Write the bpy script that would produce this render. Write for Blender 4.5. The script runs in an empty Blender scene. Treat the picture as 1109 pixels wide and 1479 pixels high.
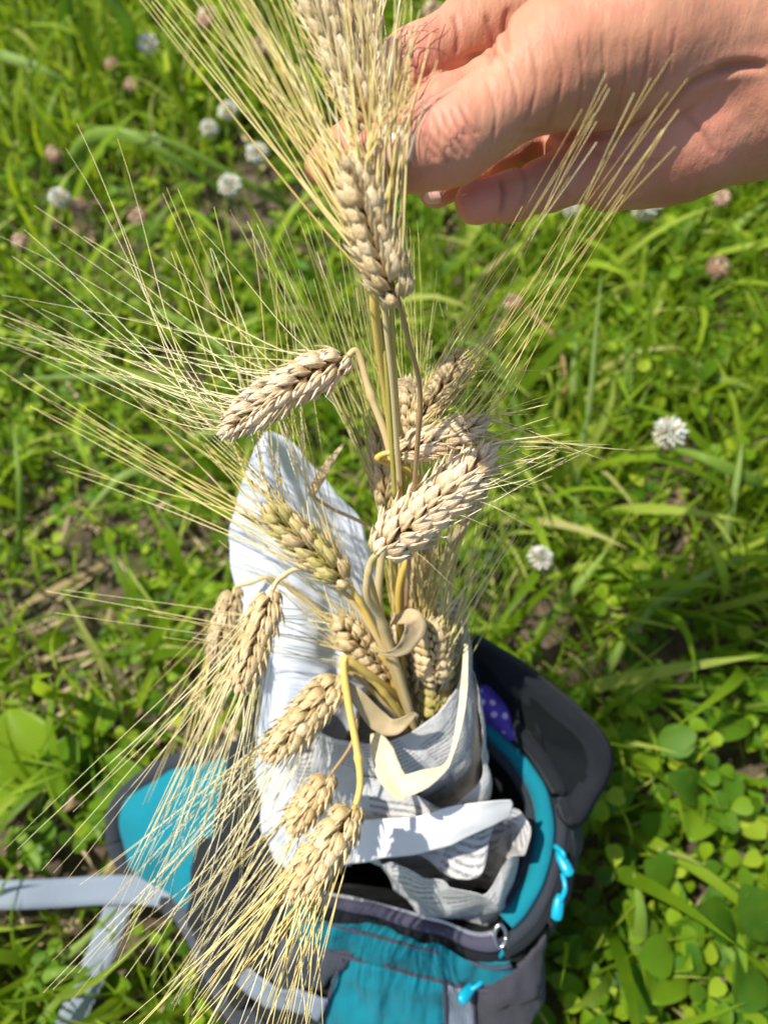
import bpy, math, random
import numpy as np
from mathutils import Vector, Matrix, noise
R = math.radians
rnd = random.Random(7)
rng = np.random.default_rng(11)
scn = bpy.context.scene
C = scn.collection

# ------------------------------------------------------------------ camera, light, exposure
TILT = R(24); CAMZ = 0.70; F = 1068.2
cam = bpy.data.cameras.new('camera'); camo = bpy.data.objects.new('camera', cam); C.objects.link(camo)
camo.location = (0, 0, CAMZ); camo.rotation_euler = (TILT, 0, 0)
cam.sensor_width = 36; cam.sensor_fit = 'AUTO'; cam.lens = 26; cam.clip_start = 0.01; cam.clip_end = 200
cam.dof.use_dof = True; cam.dof.focus_distance = 0.30; cam.dof.aperture_fstop = 6.6
scn.camera = camo
SUN = Vector((-0.27, 0.095, 0.53)).normalized()
elev = math.asin(SUN.z); azim = math.atan2(SUN.x, SUN.y)
w = bpy.data.worlds.new('World'); scn.world = w; w.use_nodes = True
nt = w.node_tree; nt.nodes.clear()
sky = nt.nodes.new('ShaderNodeTexSky'); sky.sky_type = 'NISHITA'; sky.sun_disc = False
sky.sun_elevation = elev; sky.sun_rotation = azim; sky.dust_density = 1.5
bg = nt.nodes.new('ShaderNodeBackground'); bg.inputs[1].default_value = 0.12
wo = nt.nodes.new('ShaderNodeOutputWorld')
nt.links.new(sky.outputs[0], bg.inputs[0]); nt.links.new(bg.outputs[0], wo.inputs[0])
sun = bpy.data.lights.new('sun', 'SUN'); suno = bpy.data.objects.new('sun', sun); C.objects.link(suno)
sun.energy = 4.8; sun.angle = R(0.6); sun.color = (1, 0.955, 0.88)
suno.rotation_euler = SUN.to_track_quat('Z', 'Y').to_euler()
scn.view_settings.view_transform = 'Standard'; scn.view_settings.look = 'None'
scn.view_settings.gamma = 1; scn.view_settings.use_curve_mapping = False
scn.view_settings.exposure = 0.43
scn.cycles.max_bounces = 8; scn.cycles.transparent_max_bounces = 8

# ------------------------------------------------------------------ helpers
ct, st = math.cos(TILT), math.sin(TILT)
CAM = Vector((0, 0, CAMZ)); AX = Vector((1, 0, 0)); AY = Vector((0, ct, st)); AZ = Vector((0, st, -ct))
def ray(px, py): return AX * ((px - 554.5) / F) + AY * ((739.5 - py) / F) + AZ
def P(px, py, d): return CAM + ray(px, py) * d            # photo pixel and distance -> place
def G(px, py, z=0.0):                                       # photo pixel and height -> place
    r = ray(px, py); return CAM + r * ((z - CAMZ) / r.z)

def mesh(name, verts, faces, m, parent=None, smooth=True, uvs=None, off=None):
    me = bpy.data.meshes.new(name)
    if off is not None: verts = [(v[0]-off[0], v[1]-off[1], v[2]-off[2]) for v in verts]
    me.from_pydata([tuple(v) for v in verts], [], faces)
    if m is not None: me.materials.append(m)
    if smooth: me.polygons.foreach_set('use_smooth', [True] * len(me.polygons))
    if uvs is not None:
        l = me.uv_layers.new(name='UVMap')
        vi = np.empty(len(me.loops), dtype=np.int32); me.loops.foreach_get('vertex_index', vi)
        l.data.foreach_set('uv', np.asarray(uvs, dtype=np.float32)[vi].ravel())
    me.update()
    o = bpy.data.objects.new(name, me); C.objects.link(o)
    if parent is not None: o.parent = parent
    return o
def npmesh(name, V, Fc, m, parent=None, smooth=False, col=None):
    """V (n,3) array, Fc (k,4) quads array"""
    me = bpy.data.meshes.new(name)
    me.vertices.add(len(V)); me.vertices.foreach_set('co', np.asarray(V, np.float32).ravel())
    k = Fc.shape[1]
    me.loops.add(Fc.size); me.loops.foreach_set('vertex_index', Fc.astype(np.int32).ravel())
    me.polygons.add(len(Fc)); me.polygons.foreach_set('loop_start', np.arange(0, Fc.size, k, dtype=np.int32))
    me.polygons.foreach_set('loop_total', np.full(len(Fc), k, dtype=np.int32))
    me.materials.append(m)
    me.update(calc_edges=True); me.validate()
    if smooth: me.polygons.foreach_set('use_smooth', np.ones(len(me.polygons), bool))
    o = bpy.data.objects.new(name, me); C.objects.link(o)
    if parent is not None: o.parent = parent
    return o
def thing(name, label, cat, loc=(0, 0, 0), group=None):
    o = bpy.data.objects.new(name, None); C.objects.link(o); o.location = loc; o.empty_display_size = 0.01
    return tag(o, label, cat, group)
def tag(o, label=None, cat=None, group=None, kind=None):
    if label: o['label'] = label
    if cat: o['category'] = cat
    if group: o['group'] = group
    if kind: o['kind'] = kind
    return o
def crom(pts, n, closed=False):
    pts = [Vector(p) for p in pts]; out = []; k = len(pts)
    segs = k if closed else k - 1
    for j in range(n if closed else n + 1):
        t = j / n * segs; i = min(int(t), segs - 1); f = t - i
        if closed: a, b, c, d = pts[(i-1) % k], pts[i % k], pts[(i+1) % k], pts[(i+2) % k]
        else: a, b, c, d = pts[max(i-1, 0)], pts[i], pts[i+1], pts[min(i+2, k-1)]
        out.append(0.5 * ((2*b) + (c-a)*f + (2*a-5*b+4*c-d)*f*f + (3*b-a-3*c+d)*f**3))
    return out
def tube(path, rad, seg=8, flat=1.0, up=None):
    """closed tube along path; rad float or list; returns verts, faces"""
    n = len(path); V = []; Fs = []
    path = [Vector(p) for p in path]
    if not isinstance(rad, (list, tuple)): rad = [rad] * n
    prev = None
    for i, p in enumerate(path):
        t = (path[min(i+1, n-1)] - path[max(i-1, 0)]); t = t.normalized() if t.length > 1e-9 else Vector((0, 0, 1))
        if prev is None:
            u = Vector(up) if up is not None else (Vector((0, 0, 1)) if abs(t.z) < .9 else Vector((1, 0, 0)))
        else: u = prev
        u = (u - t * u.dot(t)); u = u.normalized() if u.length > 1e-6 else t.orthogonal().normalized(); prev = u
        v = t.cross(u)
        for k in range(seg):
            a = 2 * math.pi * k / seg
            V.append(p + (v * math.cos(a) + u * math.sin(a) * flat) * rad[i])
    for i in range(n-1):
        for k in range(seg):
            a = i*seg+k; b = i*seg+(k+1) % seg
            Fs.append((a, b, b+seg, a+seg))
    Fs.append(tuple(range(seg-1, -1, -1))); Fs.append(tuple((n-1)*seg+k for k in range(seg)))
    return V, Fs
def merge(parts):
    V = []; Fs = []
    for v, f in parts:
        b = len(V); V += list(v); Fs += [tuple(i+b for i in q) for q in f]
    return V, Fs
def grid(rows, closed=False):
    """rows: list of lists of points -> verts, faces, uvs"""
    n, m = len(rows), len(rows[0]); V = [p for r in rows for p in r]; Fs = []
    for i in range(n-1):
        for j in range(m if closed else m-1):
            a = i*m+j; b = i*m+(j+1) % m
            Fs.append((a, b, b+m, a+m))
    return V, Fs
def solid(o, t, off=0.0):
    s = o.modifiers.new('thickness', 'SOLIDIFY'); s.thickness = t; s.offset = off; return o
def fn(p, s=1.0): return noise.noise(Vector(p) * s)

# ------------------------------------------------------------------ materials
def newmat(name):
    m = bpy.data.materials.new(name); m.use_nodes = True; t = m.node_tree
    b = t.nodes['Principled BSDF']; return m, t, b
def ramp(t, src, stops, mode='LINEAR'):
    r = t.nodes.new('ShaderNodeValToRGB'); r.color_ramp.interpolation = mode
    e = r.color_ramp.elements
    while len(e) < len(stops): e.new(0.5)
    for k, (p, c) in enumerate(stops):
        e[k].position = p; e[k].color = (*c, 1) if len(c) == 3 else c
    t.links.new(src, r.inputs[0]); return r.outputs[0]
def noi(t, scale, detail=3, coord='Object', stretch=None, rough=.5):
    n = t.nodes.new('ShaderNodeTexNoise'); n.inputs['Scale'].default_value = scale; n.inputs['Detail'].default_value = detail
    n.inputs['Roughness'].default_value = rough
    tc = t.nodes.new('ShaderNodeTexCoord'); s = tc.outputs[coord]
    if stretch:
        mp = t.nodes.new('ShaderNodeMapping'); mp.inputs['Scale'].default_value = stretch
        t.links.new(s, mp.inputs[0]); s = mp.outputs[0]
    t.links.new(s, n.inputs['Vector']); return n.outputs['Fac']
def mix(t, fac, a, b, mode='MIX'):
    m = t.nodes.new('ShaderNodeMix'); m.data_type = 'RGBA'; m.blend_type = mode
    if isinstance(fac, float): m.inputs[0].default_value = fac
    else: t.links.new(fac, m.inputs[0])
    for k, x in ((6, a), (7, b)):
        if isinstance(x, tuple): m.inputs[k].default_value = (*x, 1)
        else: t.links.new(x, m.inputs[k])
    return m.outputs[2]
def math_(t, op, a, b=0.0, c=None):
    m = t.nodes.new('ShaderNodeMath'); m.operation = op
    for k, x in enumerate([a, b] + ([c] if c is not None else [])):
        if isinstance(x, (int, float)): m.inputs[k].default_value = x
        else: t.links.new(x, m.inputs[k])
    return m.outputs[0]
def bump(t, b, h, strength=.5, dist=.001):
    n = t.nodes.new('ShaderNodeBump'); n.inputs['Strength'].default_value = strength; n.inputs['Distance'].default_value = dist
    t.links.new(h, n.inputs['Height']); t.links.new(n.outputs[0], b.inputs['Normal']); return n
def island(t): return t.nodes.new('ShaderNodeNewGeometry').outputs['Random Per Island']
def objrand(t): return t.nodes.new('ShaderNodeObjectInfo').outputs['Random']

def leafy(name, stops, trans=0.45, tcol=(0.35, 0.55, 0.03), rough=.45, rand='island', nscale=60, spec=.18):
    m, t, b = newmat(name)
    r = island(t) if rand == 'island' else objrand(t)
    c = ramp(t, r, stops)
    n = noi(t, nscale, 3)
    c = mix(t, ramp(t, n, [(.35, (0, 0, 0)), (.7, (.45, .45, .45))]), c, mix(t, .5, c, (.25, .30, .01)))
    t.links.new(c, b.inputs['Base Color']); b.inputs['Roughness'].default_value = rough
    b.inputs['Specular IOR Level'].default_value = spec
    tr = t.nodes.new('ShaderNodeBsdfTranslucent')
    t.links.new(mix(t, .6, c, tcol), tr.inputs[0])
    ms = t.nodes.new('ShaderNodeMixShader'); ms.inputs[0].default_value = trans
    t.links.new(b.outputs[0], ms.inputs[1]); t.links.new(tr.outputs[0], ms.inputs[2])
    t.links.new(ms.outputs[0], t.nodes['Material Output'].inputs[0])
    bump(t, b, n, .25, .001)
    return m
GRASS = leafy('grass_green', [(0, (.07, .15, .006)), (.4, (.17, .29, .012)), (.7, (.32, .45, .03)), (.92, (.42, .50, .09)), (1, (.56, .48, .22))], .5, (.50, .64, .02))
CLOVER = leafy('clover_green', [(0, (.035, .10, .006)), (.45, (.085, .20, .008)), (.8, (.23, .38, .012)), (1, (.42, .52, .04))], .45, (.42, .58, .01), .5)
WEED = leafy('weed_green', [(0, (.035, .11, .008)), (.5, (.075, .19, .010)), (.85, (.15, .29, .012)), (1, (.30, .40, .03))], .4, (.26, .46, .008), .5)
BROAD = leafy('broad_leaf_green', [(0, (.08, .2, .02)), (.6, (.13, .26, .012)), (1, (.24, .38, .02))], .45, (.36, .54, .01), .38, 'obj', 90)
STRAW = leafy('dry_straw', [(0, (.26, .18, .09)), (.5, (.42, .32, .18)), (1, (.62, .5, .32))], .2, (.5, .4, .2), .6)
BLADE = leafy('wide_blade_green', [(0, (.2, .34, .05)), (.5, (.3, .45, .08)), (1, (.42, .54, .2))], .5, (.38, .55, .04), .4, 'obj', 200)

def kernel_mat(name, stops, tipc=(.80, .72, .56)):
    m, t, b = newmat(name)
    base = ramp(t, objrand(t), stops)
    tc = t.nodes.new('ShaderNodeTexCoord'); sx = t.nodes.new('ShaderNodeSeparateXYZ'); t.links.new(tc.outputs['Generated'], sx.inputs[0])
    c = mix(t, ramp(t, sx.outputs[2], [(.45, (0, 0, 0)), (1, (.7, .7, .7))]), base, tipc)
    st_ = noi(t, 34, 4, 'Object', (1, 1, .07))
    c = mix(t, ramp(t, st_, [(.42, (0, 0, 0)), (.70, (.55, .55, .55))]), c, (.44, .29, .13))
    sp = noi(t, 5, 6, rough=.7)
    c = mix(t, ramp(t, sp, [(.54, (0, 0, 0)), (.72, (.65, .65, .65))]), c, (.24, .16, .09))
    t.links.new(c, b.inputs['Base Color']); b.inputs['Roughness'].default_value = .5
    b.inputs['Specular IOR Level'].default_value = .35
    b.inputs['Subsurface Weight'].default_value = .15; b.inputs['Subsurface Radius'].default_value = (.003, .002, .001)
    b.inputs['Subsurface Scale'].default_value = .5
    bump(t, b, st_, .8, .0010); return m
K_GOLD = kernel_mat('kernel_gold', [(0, (.51, .365, .16)), (.5, (.65, .485, .235)), (1, (.78, .61, .34))], (.85, .73, .46))
K_PALE = kernel_mat('kernel_pale', [(0, (.64, .46, .25)), (.5, (.77, .58, .35)), (1, (.88, .71, .46))], (.92, .83, .65))
K_GREY = kernel_mat('kernel_weathered', [(0, (.42, .30, .14)), (.5, (.56, .43, .22)), (1, (.70, .56, .32))], (.86, .78, .58))
K_GREEN = kernel_mat('kernel_green', [(0, (.36, .36, .07)), (.5, (.50, .45, .12)), (1, (.60, .52, .2))], (.62, .55, .25))
def strawmat(name, stops, rough=.42, trans=0.0):
    m, t, b = newmat(name)
    c = ramp(t, objrand(t), stops)
    n = noi(t, 60, 6, rough=.7)
    c = mix(t, ramp(t, n, [(.4, (0, 0, 0)), (.7, (.4, .4, .4))]), c, (.44, .34, .10))
    f = noi(t, 1500, 2)
    t.links.new(c, b.inputs['Base Color']); b.inputs['Roughness'].default_value = rough
    bump(t, b, f, .3, .0003); return m
AWN_GOLD = strawmat('awn_gold', [(0, (.60, .44, .11)), (.5, (.74, .59, .20)), (1, (.84, .73, .34))])
AWN_PALE = strawmat('awn_pale', [(0, (.62, .50, .22)), (.5, (.76, .66, .34)), (1, (.88, .80, .50))])
AWN_GREEN = strawmat('awn_green', [(0, (.30, .34, .05)), (.5, (.45, .44, .10)), (1, (.60, .54, .2))])
STEM = strawmat('stem_straw', [(0, (.50, .38, .17)), (1, (.64, .50, .25))])
STEM_Y = strawmat('stem_yellow', [(0, (.66, .46, .09)), (1, (.74, .54, .14))])
STEM_G = strawmat('stem_olive', [(0, (.36, .34, .06)), (1, (.48, .42, .12))])
STEM_B = strawmat('stem_brown', [(0, (.34, .19, .09)), (1, (.40, .24, .12))])
STEM_GRN = strawmat('stem_green', [(0, (.16, .28, .05)), (1, (.24, .38, .08))])
def dryleaf(name, c1, c2):
    m, t, b = newmat(name)
    n = noi(t, 500, 4, 'UV', (12, .8, 1)); n2 = noi(t, 40, 3)
    c = mix(t, n, c1, c2); c = mix(t, ramp(t, n2, [(.55, (0, 0, 0)), (.8, (.5, .5, .5))]), c, (.3, .2, .1))
    t.links.new(c, b.inputs['Base Color']); b.inputs['Roughness'].default_value = .55
    w_ = t.nodes.new('ShaderNodeTexWave'); w_.inputs['Scale'].default_value = 9; w_.bands_direction = 'X'
    tc = t.nodes.new('ShaderNodeTexCoord'); t.links.new(tc.outputs['UV'], w_.inputs[0])
    bump(t, b, w_.outputs['Fac'], .35, .0004)
    return m
DRY = dryleaf('dry_leaf_tan', (.56, .44, .24), (.38, .28, .14)); CREAM = dryleaf('dry_leaf_cream', (.80, .73, .50), (.68, .58, .34))

# skin
m, t, b = newmat('skin'); SKIN = m
n1 = noi(t, 28, 4); n2 = noi(t, 140, 3)
c = ramp(t, n1, [(.3, (.44, .195, .105)), (.5, (.53, .255, .145)), (.7, (.60, .315, .19))])
c = mix(t, ramp(t, n2, [(.42, (0, 0, 0)), (.72, (.5, .5, .5))]), c, (.56, .20, .13))
at = t.nodes.new('ShaderNodeAttribute'); at.attribute_name = 'flush'
c = mix(t, at.outputs['Fac'], c, (.78, .28, .21))
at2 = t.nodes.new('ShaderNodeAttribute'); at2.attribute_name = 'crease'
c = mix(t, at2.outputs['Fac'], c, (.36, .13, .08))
t.links.new(c, b.inputs['Base Color']); b.inputs['Roughness'].default_value = .52
b.inputs['Specular IOR Level'].default_value = .32
b.inputs['Subsurface Weight'].default_value = .25; b.inputs['Subsurface Radius'].default_value = (.008, .003, .0015); b.inputs['Subsurface Scale'].default_value = .25
vo = t.nodes.new('ShaderNodeTexVoronoi'); vo.feature = 'DISTANCE_TO_EDGE'; vo.inputs['Scale'].default_value = 850
tc = t.nodes.new('ShaderNodeTexCoord'); mp = t.nodes.new('ShaderNodeMapping'); mp.inputs['Rotation'].default_value = (0, 0, R(25)); mp.inputs['Scale'].default_value = (1, .45, 1)
t.links.new(tc.outputs['Object'], mp.inputs[0]); t.links.new(mp.outputs[0], vo.inputs['Vector'])
h = ramp(t, vo.outputs['Distance'], [(0, (0, 0, 0)), (.12, (1, 1, 1))])
bn = bump(t, b, h, .22, .0003)
nn = noi(t, 260, 4, 'Object', (1.6, .35, .8))
bn2 = t.nodes.new('ShaderNodeBump'); bn2.inputs['Strength'].default_value = .45; bn2.inputs['Distance'].default_value = .0012
t.links.new(nn, bn2.inputs['Height']); t.links.new(bn2.outputs[0], bn.inputs['Normal'])
m, t, b = newmat('nail'); NAIL = m
b.inputs['Base Color'].default_value = (.74, .45, .37, 1); b.inputs['Roughness'].default_value = .32; b.inputs['Subsurface Weight'].default_value = .2
b.inputs['Subsurface Radius'].default_value = (.004, .002, .001); b.inputs['Subsurface Scale'].default_value = .3

def fabric(name, col, weave=1400, rough=.75, sheen=.06, var=.25, wrinkle=.6, stripe=False):
    m, t, b = newmat(name)
    n = noi(t, 18, 4)
    dark = tuple(x * (1-var) for x in col)
    c = mix(t, n, dark, tuple(min(1, x * (1+var)) for x in col))
    wv = t.nodes.new('ShaderNodeTexWave'); wv.inputs['Scale'].default_value = weave / 4.5; wv.inputs['Distortion'].default_value = .4
    wv.bands_direction = 'X'
    tc = t.nodes.new('ShaderNodeTexCoord'); t.links.new(tc.outputs['Object'], wv.inputs[0])
    w2 = t.nodes.new('ShaderNodeTexWave'); w2.inputs['Scale'].default_value = weave / 4.5; w2.bands_direction = 'Y'
    t.links.new(tc.outputs['Object'], w2.inputs[0])
    hh = wv.outputs['Fac'] if stripe else math_(t, 'MULTIPLY', wv.outputs['Fac'], w2.outputs['Fac'])
    c = mix(t, ramp(t, hh, [(0, (.35, .35, .35)), (.6, (0, 0, 0))]), c, tuple(x*.55 for x in col))
    t.links.new(c, b.inputs['Base Color']); b.inputs['Roughness'].default_value = rough
    b.inputs['Sheen Weight'].default_value = sheen; b.inputs['Specular IOR Level'].default_value = .12
    bn = bump(t, b, hh, .5, .0006)
    b2 = t.nodes.new('ShaderNodeBump'); b2.inputs['Strength'].default_value = wrinkle; b2.inputs['Distance'].default_value = .006
    t.links.new(noi(t, 34, 4, 'Object', (1, 1, .6)), b2.inputs['Height']); t.links.new(b2.outputs[0], bn.inputs['Normal'])
    return m
TEAL = fabric('teal_nylon', (.006, .17, .215)); TEAL2 = fabric('teal_bright', (.006, .21, .27), wrinkle=.4)
GREYF = fabric('grey_fabric', (.036, .042, .052)); DARKF = fabric('charcoal_fabric', (.014, .017, .021)); BLACKF = fabric('black_lining', (.006, .008, .009), 1800, sheen=.03)
LINING = fabric('dark_teal_lining', (.01, .06, .07)); MESHF = fabric('grey_mesh', (.060, .058, .070), 700, var=.4, wrinkle=.8)
WEB = fabric('grey_webbing', (.21, .25, .30), 620, .7, .1, .1, .1, True); TAPE = fabric('zip_tape_grey', (.075, .072, .105), 2200, wrinkle=.3)
RIB = fabric('ribbed_grey', (.065, .072, .088), 900, wrinkle=.2, stripe=True)
m, t, b = newmat('cyan_plastic'); CYAN = m
b.inputs['Base Color'].default_value = (.0, .5, .68, 1); b.inputs['Roughness'].default_value = .35
t.links.new(mix(t, noi(t, 300, 3), (.0, .27, .40), (.005, .38, .52)), b.inputs['Base Color'])
m, t, b = newmat('metal_ring'); METAL = m
b.inputs['Metallic'].default_value = 1; b.inputs['Roughness'].default_value = .3; t.links.new(mix(t, noi(t, 300, 3), (.4, .4, .4), (.6, .6, .58)), b.inputs['Base Color'])
m, t, b = newmat('purple_dotted'); PURPLE = m
vo = t.nodes.new('ShaderNodeTexVoronoi'); vo.inputs['Scale'].default_value = 130; vo.inputs['Randomness'].default_value = .2
tc = t.nodes.new('ShaderNodeTexCoord'); t.links.new(tc.outputs['Object'], vo.inputs['Vector'])
t.links.new(ramp(t, vo.outputs['Distance'], [(.22, (.55, .5, .75)), (.30, (.085, .04, .36))]), b.inputs['Base Color']); b.inputs['Roughness'].default_value = .7

# white plastic-like sheet
m, t, b = newmat('white_sheet'); WHITE = m
n = noi(t, 14, 5)
t.links.new(ramp(t, n, [(.3, (.78, .84, .93)), (.7, (.88, .91, .95))]), b.inputs['Base Color']); b.inputs['Roughness'].default_value = .4
b.inputs['Subsurface Weight'].default_value = .0
tr = t.nodes.new('ShaderNodeBsdfTranslucent'); tr.inputs[0].default_value = (.8, .86, .95, 1)
ms = t.nodes.new('ShaderNodeMixShader'); ms.inputs[0].default_value = .3
t.links.new(b.outputs[0], ms.inputs[1]); t.links.new(tr.outputs[0], ms.inputs[2]); t.links.new(ms.outputs[0], t.nodes['Material Output'].inputs[0])
bn = bump(t, b, noi(t, 45, 4), .25, .002)
m, t, b = newmat('white_band'); BAND = m
t.links.new(ramp(t, noi(t, 30, 3), [(.3, (.77, .755, .73)), (.7, (.84, .83, .80))]), b.inputs['Base Color']); b.inputs['Roughness'].default_value = .35
bump(t, b, noi(t, 60, 3), .3, .002)

def newsprint(name):
    m, t, b = newmat(name)
    tc = t.nodes.new('ShaderNodeTexCoord')
    mp = t.nodes.new('ShaderNodeMapping'); t.links.new(tc.outputs['UV'], mp.inputs[0])
    mp.inputs['Rotation'].default_value = (0, 0, R(-14))
    sx = t.nodes.new('ShaderNodeSeparateXYZ'); t.links.new(mp.outputs[0], sx.inputs[0])
    u, v = sx.outputs[0], sx.outputs[1]
    # text lines: pitch 2.6 mm, glyph noise along the line
    line = math_(t, 'FRACT', math_(t, 'MULTIPLY', v, 1/.0042))
    inl = math_(t, 'LESS_THAN', math_(t, 'ABSOLUTE', math_(t, 'SUBTRACT', line, .5)), .23)
    row = math_(t, 'FLOOR', math_(t, 'MULTIPLY', v, 1/.0042))
    cb = t.nodes.new('ShaderNodeCombineXYZ'); t.links.new(math_(t, 'MULTIPLY', u, 620), cb.inputs[0]); t.links.new(math_(t, 'MULTIPLY', v, 900), cb.inputs[1])
    g = t.nodes.new('ShaderNodeTexNoise'); g.inputs['Scale'].default_value = 1.0; g.inputs['Detail'].default_value = 1; t.links.new(cb.outputs[0], g.inputs['Vector'])
    gl = math_(t, 'GREATER_THAN', g.outputs['Fac'], .42)
    col = math_(t, 'FRACT', math_(t, 'MULTIPLY', u, 1/.034))
    inc = math_(t, 'LESS_THAN', math_(t, 'ABSOLUTE', math_(t, 'SUBTRACT', col, .5)), .43)
    cb2 = t.nodes.new('ShaderNodeCombineXYZ'); t.links.new(math_(t, 'FLOOR', math_(t, 'MULTIPLY', u, 1/.034)), cb2.inputs[0]); t.links.new(math_(t, 'FLOOR', math_(t, 'MULTIPLY', v, 1/.022)), cb2.inputs[1])
    wn = t.nodes.new('ShaderNodeTexWhiteNoise'); t.links.new(cb2.outputs[0], wn.inputs['Vector'])
    blk = math_(t, 'GREATER_THAN', wn.outputs['Value'], .12)
    ink = math_(t, 'MULTIPLY', math_(t, 'MULTIPLY', inl, gl), math_(t, 'MULTIPLY', inc, blk))
    n = noi(t, 20, 4)
    paper = ramp(t, n, [(.3, (.47, .46, .43)), (.7, (.62, .61, .58))])
    c = mix(t, math_(t, 'MULTIPLY', ink, .66), paper, (.08, .08, .085))
    # half-tone picture blocks and a printed heading band
    pic = math_(t, 'GREATER_THAN', wn.outputs['Value'], .93)
    pn = ramp(t, noi(t, 90, 4), [(.35, (.14, .14, .145)), (.65, (.42, .42, .41))])
    c = mix(t, math_(t, 'MULTIPLY', pic, inc), c, pn)
    t.links.new(c, b.inputs['Base Color']); b.inputs['Roughness'].default_value = .8
    bump(t, b, noi(t, 42, 6, rough=.6), .75, .005)
    return m
NEWS = newsprint('newsprint')

# soil
m, t, b = newmat('soil'); SOIL = m
n = noi(t, 35, 8, rough=.7); n2 = noi(t, 2.2, 3)
c = ramp(t, n, [(.3, (.035, .026, .016)), (.5, (.10, .072, .045)), (.7, (.23, .17, .11))])
c = mix(t, ramp(t, n2, [(.5, (0, 0, 0)), (.75, (.5, .5, .5))]), c, (.07, .09, .025))
t.links.new(c, b.inputs['Base Color']); b.inputs['Roughness'].default_value = .95; bump(t, b, n, 1, .01)

# ------------------------------------------------------------------ ground
xs = np.unique(np.concatenate([np.linspace(-60, -2.5, 14), np.linspace(-2.5, 2.5, 240), np.linspace(2.5, 60, 14)]))
ys = np.unique(np.concatenate([np.linspace(-60, -1.5, 12), np.linspace(-1.5, 3, 220), np.linspace(3, 60, 14)]))
def gz(x, y): return .010 * fn((x*9, y*9, 1)) + .006 * fn((x*30, y*30, 5)) - .004
V = [(x, y, gz(x, y)) for y in ys for x in xs]; nx = len(xs)
Fs = [(j*nx+i, j*nx+i+1, (j+1)*nx+i+1, (j+1)*nx+i) for j in range(len(ys)-1) for i in range(nx-1)]
tag(mesh('ground', V, Fs, SOIL), kind='structure')

# ------------------------------------------------------------------ low vegetation (uncountable)
BC = Vector(G(560, 1240, .02)); 
foot = [G(*q) for q in [(330,1440,.02),(420,1500,.02),(540,1540,.02),(650,1540,.02),(755,1480,.02),(800,1380,.02),(818,1280,.02),(825,1190,.02),(800,1110,.02),(740,1050,.02),(690,1000,.02),(600,950,.02),(480,950,.02),(380,1020,.02),(240,1080,.02),(170,1180,.02),(200,1290,.02),(260,1340,.02)]]
fx = np.array([p.x for p in foot]); fy = np.array([p.y for p in foot])
def infoot(x, y, marg=1.0):
    cx, cy = fx.mean(), fy.mean(); X = cx+(x-cx)/marg; Y = cy+(y-cy)/marg
    ins = np.zeros(x.shape, bool); j = len(fx)-1
    for i in range(len(fx)):
        c_ = ((fy[i] > Y) != (fy[j] > Y)) & (X < (fx[j]-fx[i])*(Y-fy[i])/(fy[j]-fy[i]+1e-12)+fx[i])
        ins ^= c_; j = i
    return ins
def topx(x, y, z=0):
    dx, dy, dz = x, y, z-CAMZ
    d = dy*st - dz*ct; u = dy*ct + dz*st
    d = np.maximum(d, .05)
    return 554.5+F*x/d, 739.5-F*u/d
STR = [((260, 1296), (-90, 1296)), ((190, 1300), (80, 1520))]
vn = np.vectorize(lambda x, y, s, o: noise.noise(Vector((x*s+o, y*s, o))))
def scatter(n, zone):
    x = rng.uniform(-.95, .95, n); y = rng.uniform(-.55, 1.65, n)
    far = rng.random(n) < .16
    x = np.where(far, rng.uniform(-2.2, 2.2, n), x); y = np.where(far, rng.uniform(-1.2, 2.8, n), y)
    px, py = topx(x, y)
    k = rng.random(n) < zone(x, y, px, py)
    k &= ~infoot(x, y, 1.03)
    for cx_, cy_, w_ in ((966, 640, 46), (780, 820, 38), (1038, 384, 28), (200, 312, 24), (330, 160, 22), (370, 222, 24), (332, 268, 24), (112, 296, 22), (80, 220, 20)):
        qx, qy = topx(x, y, .05); k &= ~((np.abs(qx-cx_) < w_) & (qy > cy_-w_*.6) & (qy < cy_+w_*3))
    for z_ in (0, .03):
        qx, qy = topx(x, y, z_)
        for (ax_, ay_), (bx_, by_) in STR:
            t_ = np.clip(((qx-ax_)*(bx_-ax_)+(qy-ay_)*(by_-ay_))/((bx_-ax_)**2+(by_-ay_)**2), 0, 1)
            k &= np.hypot(qx-ax_-(bx_-ax_)*t_, qy-ay_-(by_-ay_)*t_) > 33
    return x[k], y[k], px[k], py[k]
def instance(T, TF, M, pos):
    """template verts (k,3), faces (f,4); M (n,3,3); pos (n,3)"""
    V = np.einsum('nij,kj->nki', M, T) + pos[:, None, :]
    n, k = V.shape[:2]
    return V.reshape(-1, 3), (TF[None] + (np.arange(n)*k)[:, None, None]).reshape(-1, TF.shape[1])
def rotz(a):
    c_, s_ = np.cos(a), np.sin(a); z = np.zeros_like(a); o = np.ones_like(a)
    return np.stack([np.stack([c_, -s_, z], -1), np.stack([s_, c_, z], -1), np.stack([z, z, o], -1)], -2)
def rotx(a):
    c_, s_ = np.cos(a), np.sin(a); z = np.zeros_like(a); o = np.ones_like(a)
    return np.stack([np.stack([o, z, z], -1), np.stack([z, c_, -s_], -1), np.stack([z, s_, c_], -1)], -2)
def blade_t(bend, wd, n=7, L=1.0, twist=0.0):
    V = []; Fc = []
    y = z = 0; a = R(6)
    for i in range(n+1):
        t_ = i/n; ww = wd*(min(1, .55+t_*1.5) if t_ < .4 else 1)*(1-max(0, (t_-.45)/.55)**1.6)+.0004
        tw = twist*t_
        V += [(-ww*math.cos(tw), y-ww*math.sin(tw), z), (0, y, z-ww*.25), (ww*math.cos(tw), y+ww*math.sin(tw), z)]
        a += bend/n*(.4+1.4*t_); y += math.sin(a)*L/n; z += math.cos(a)*L/n
    for i in range(n):
        b = i*3; Fc += [(b, b+1, b+4, b+3), (b+1, b+2, b+5, b+4)]
    return np.array(V), np.array(Fc)
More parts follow.
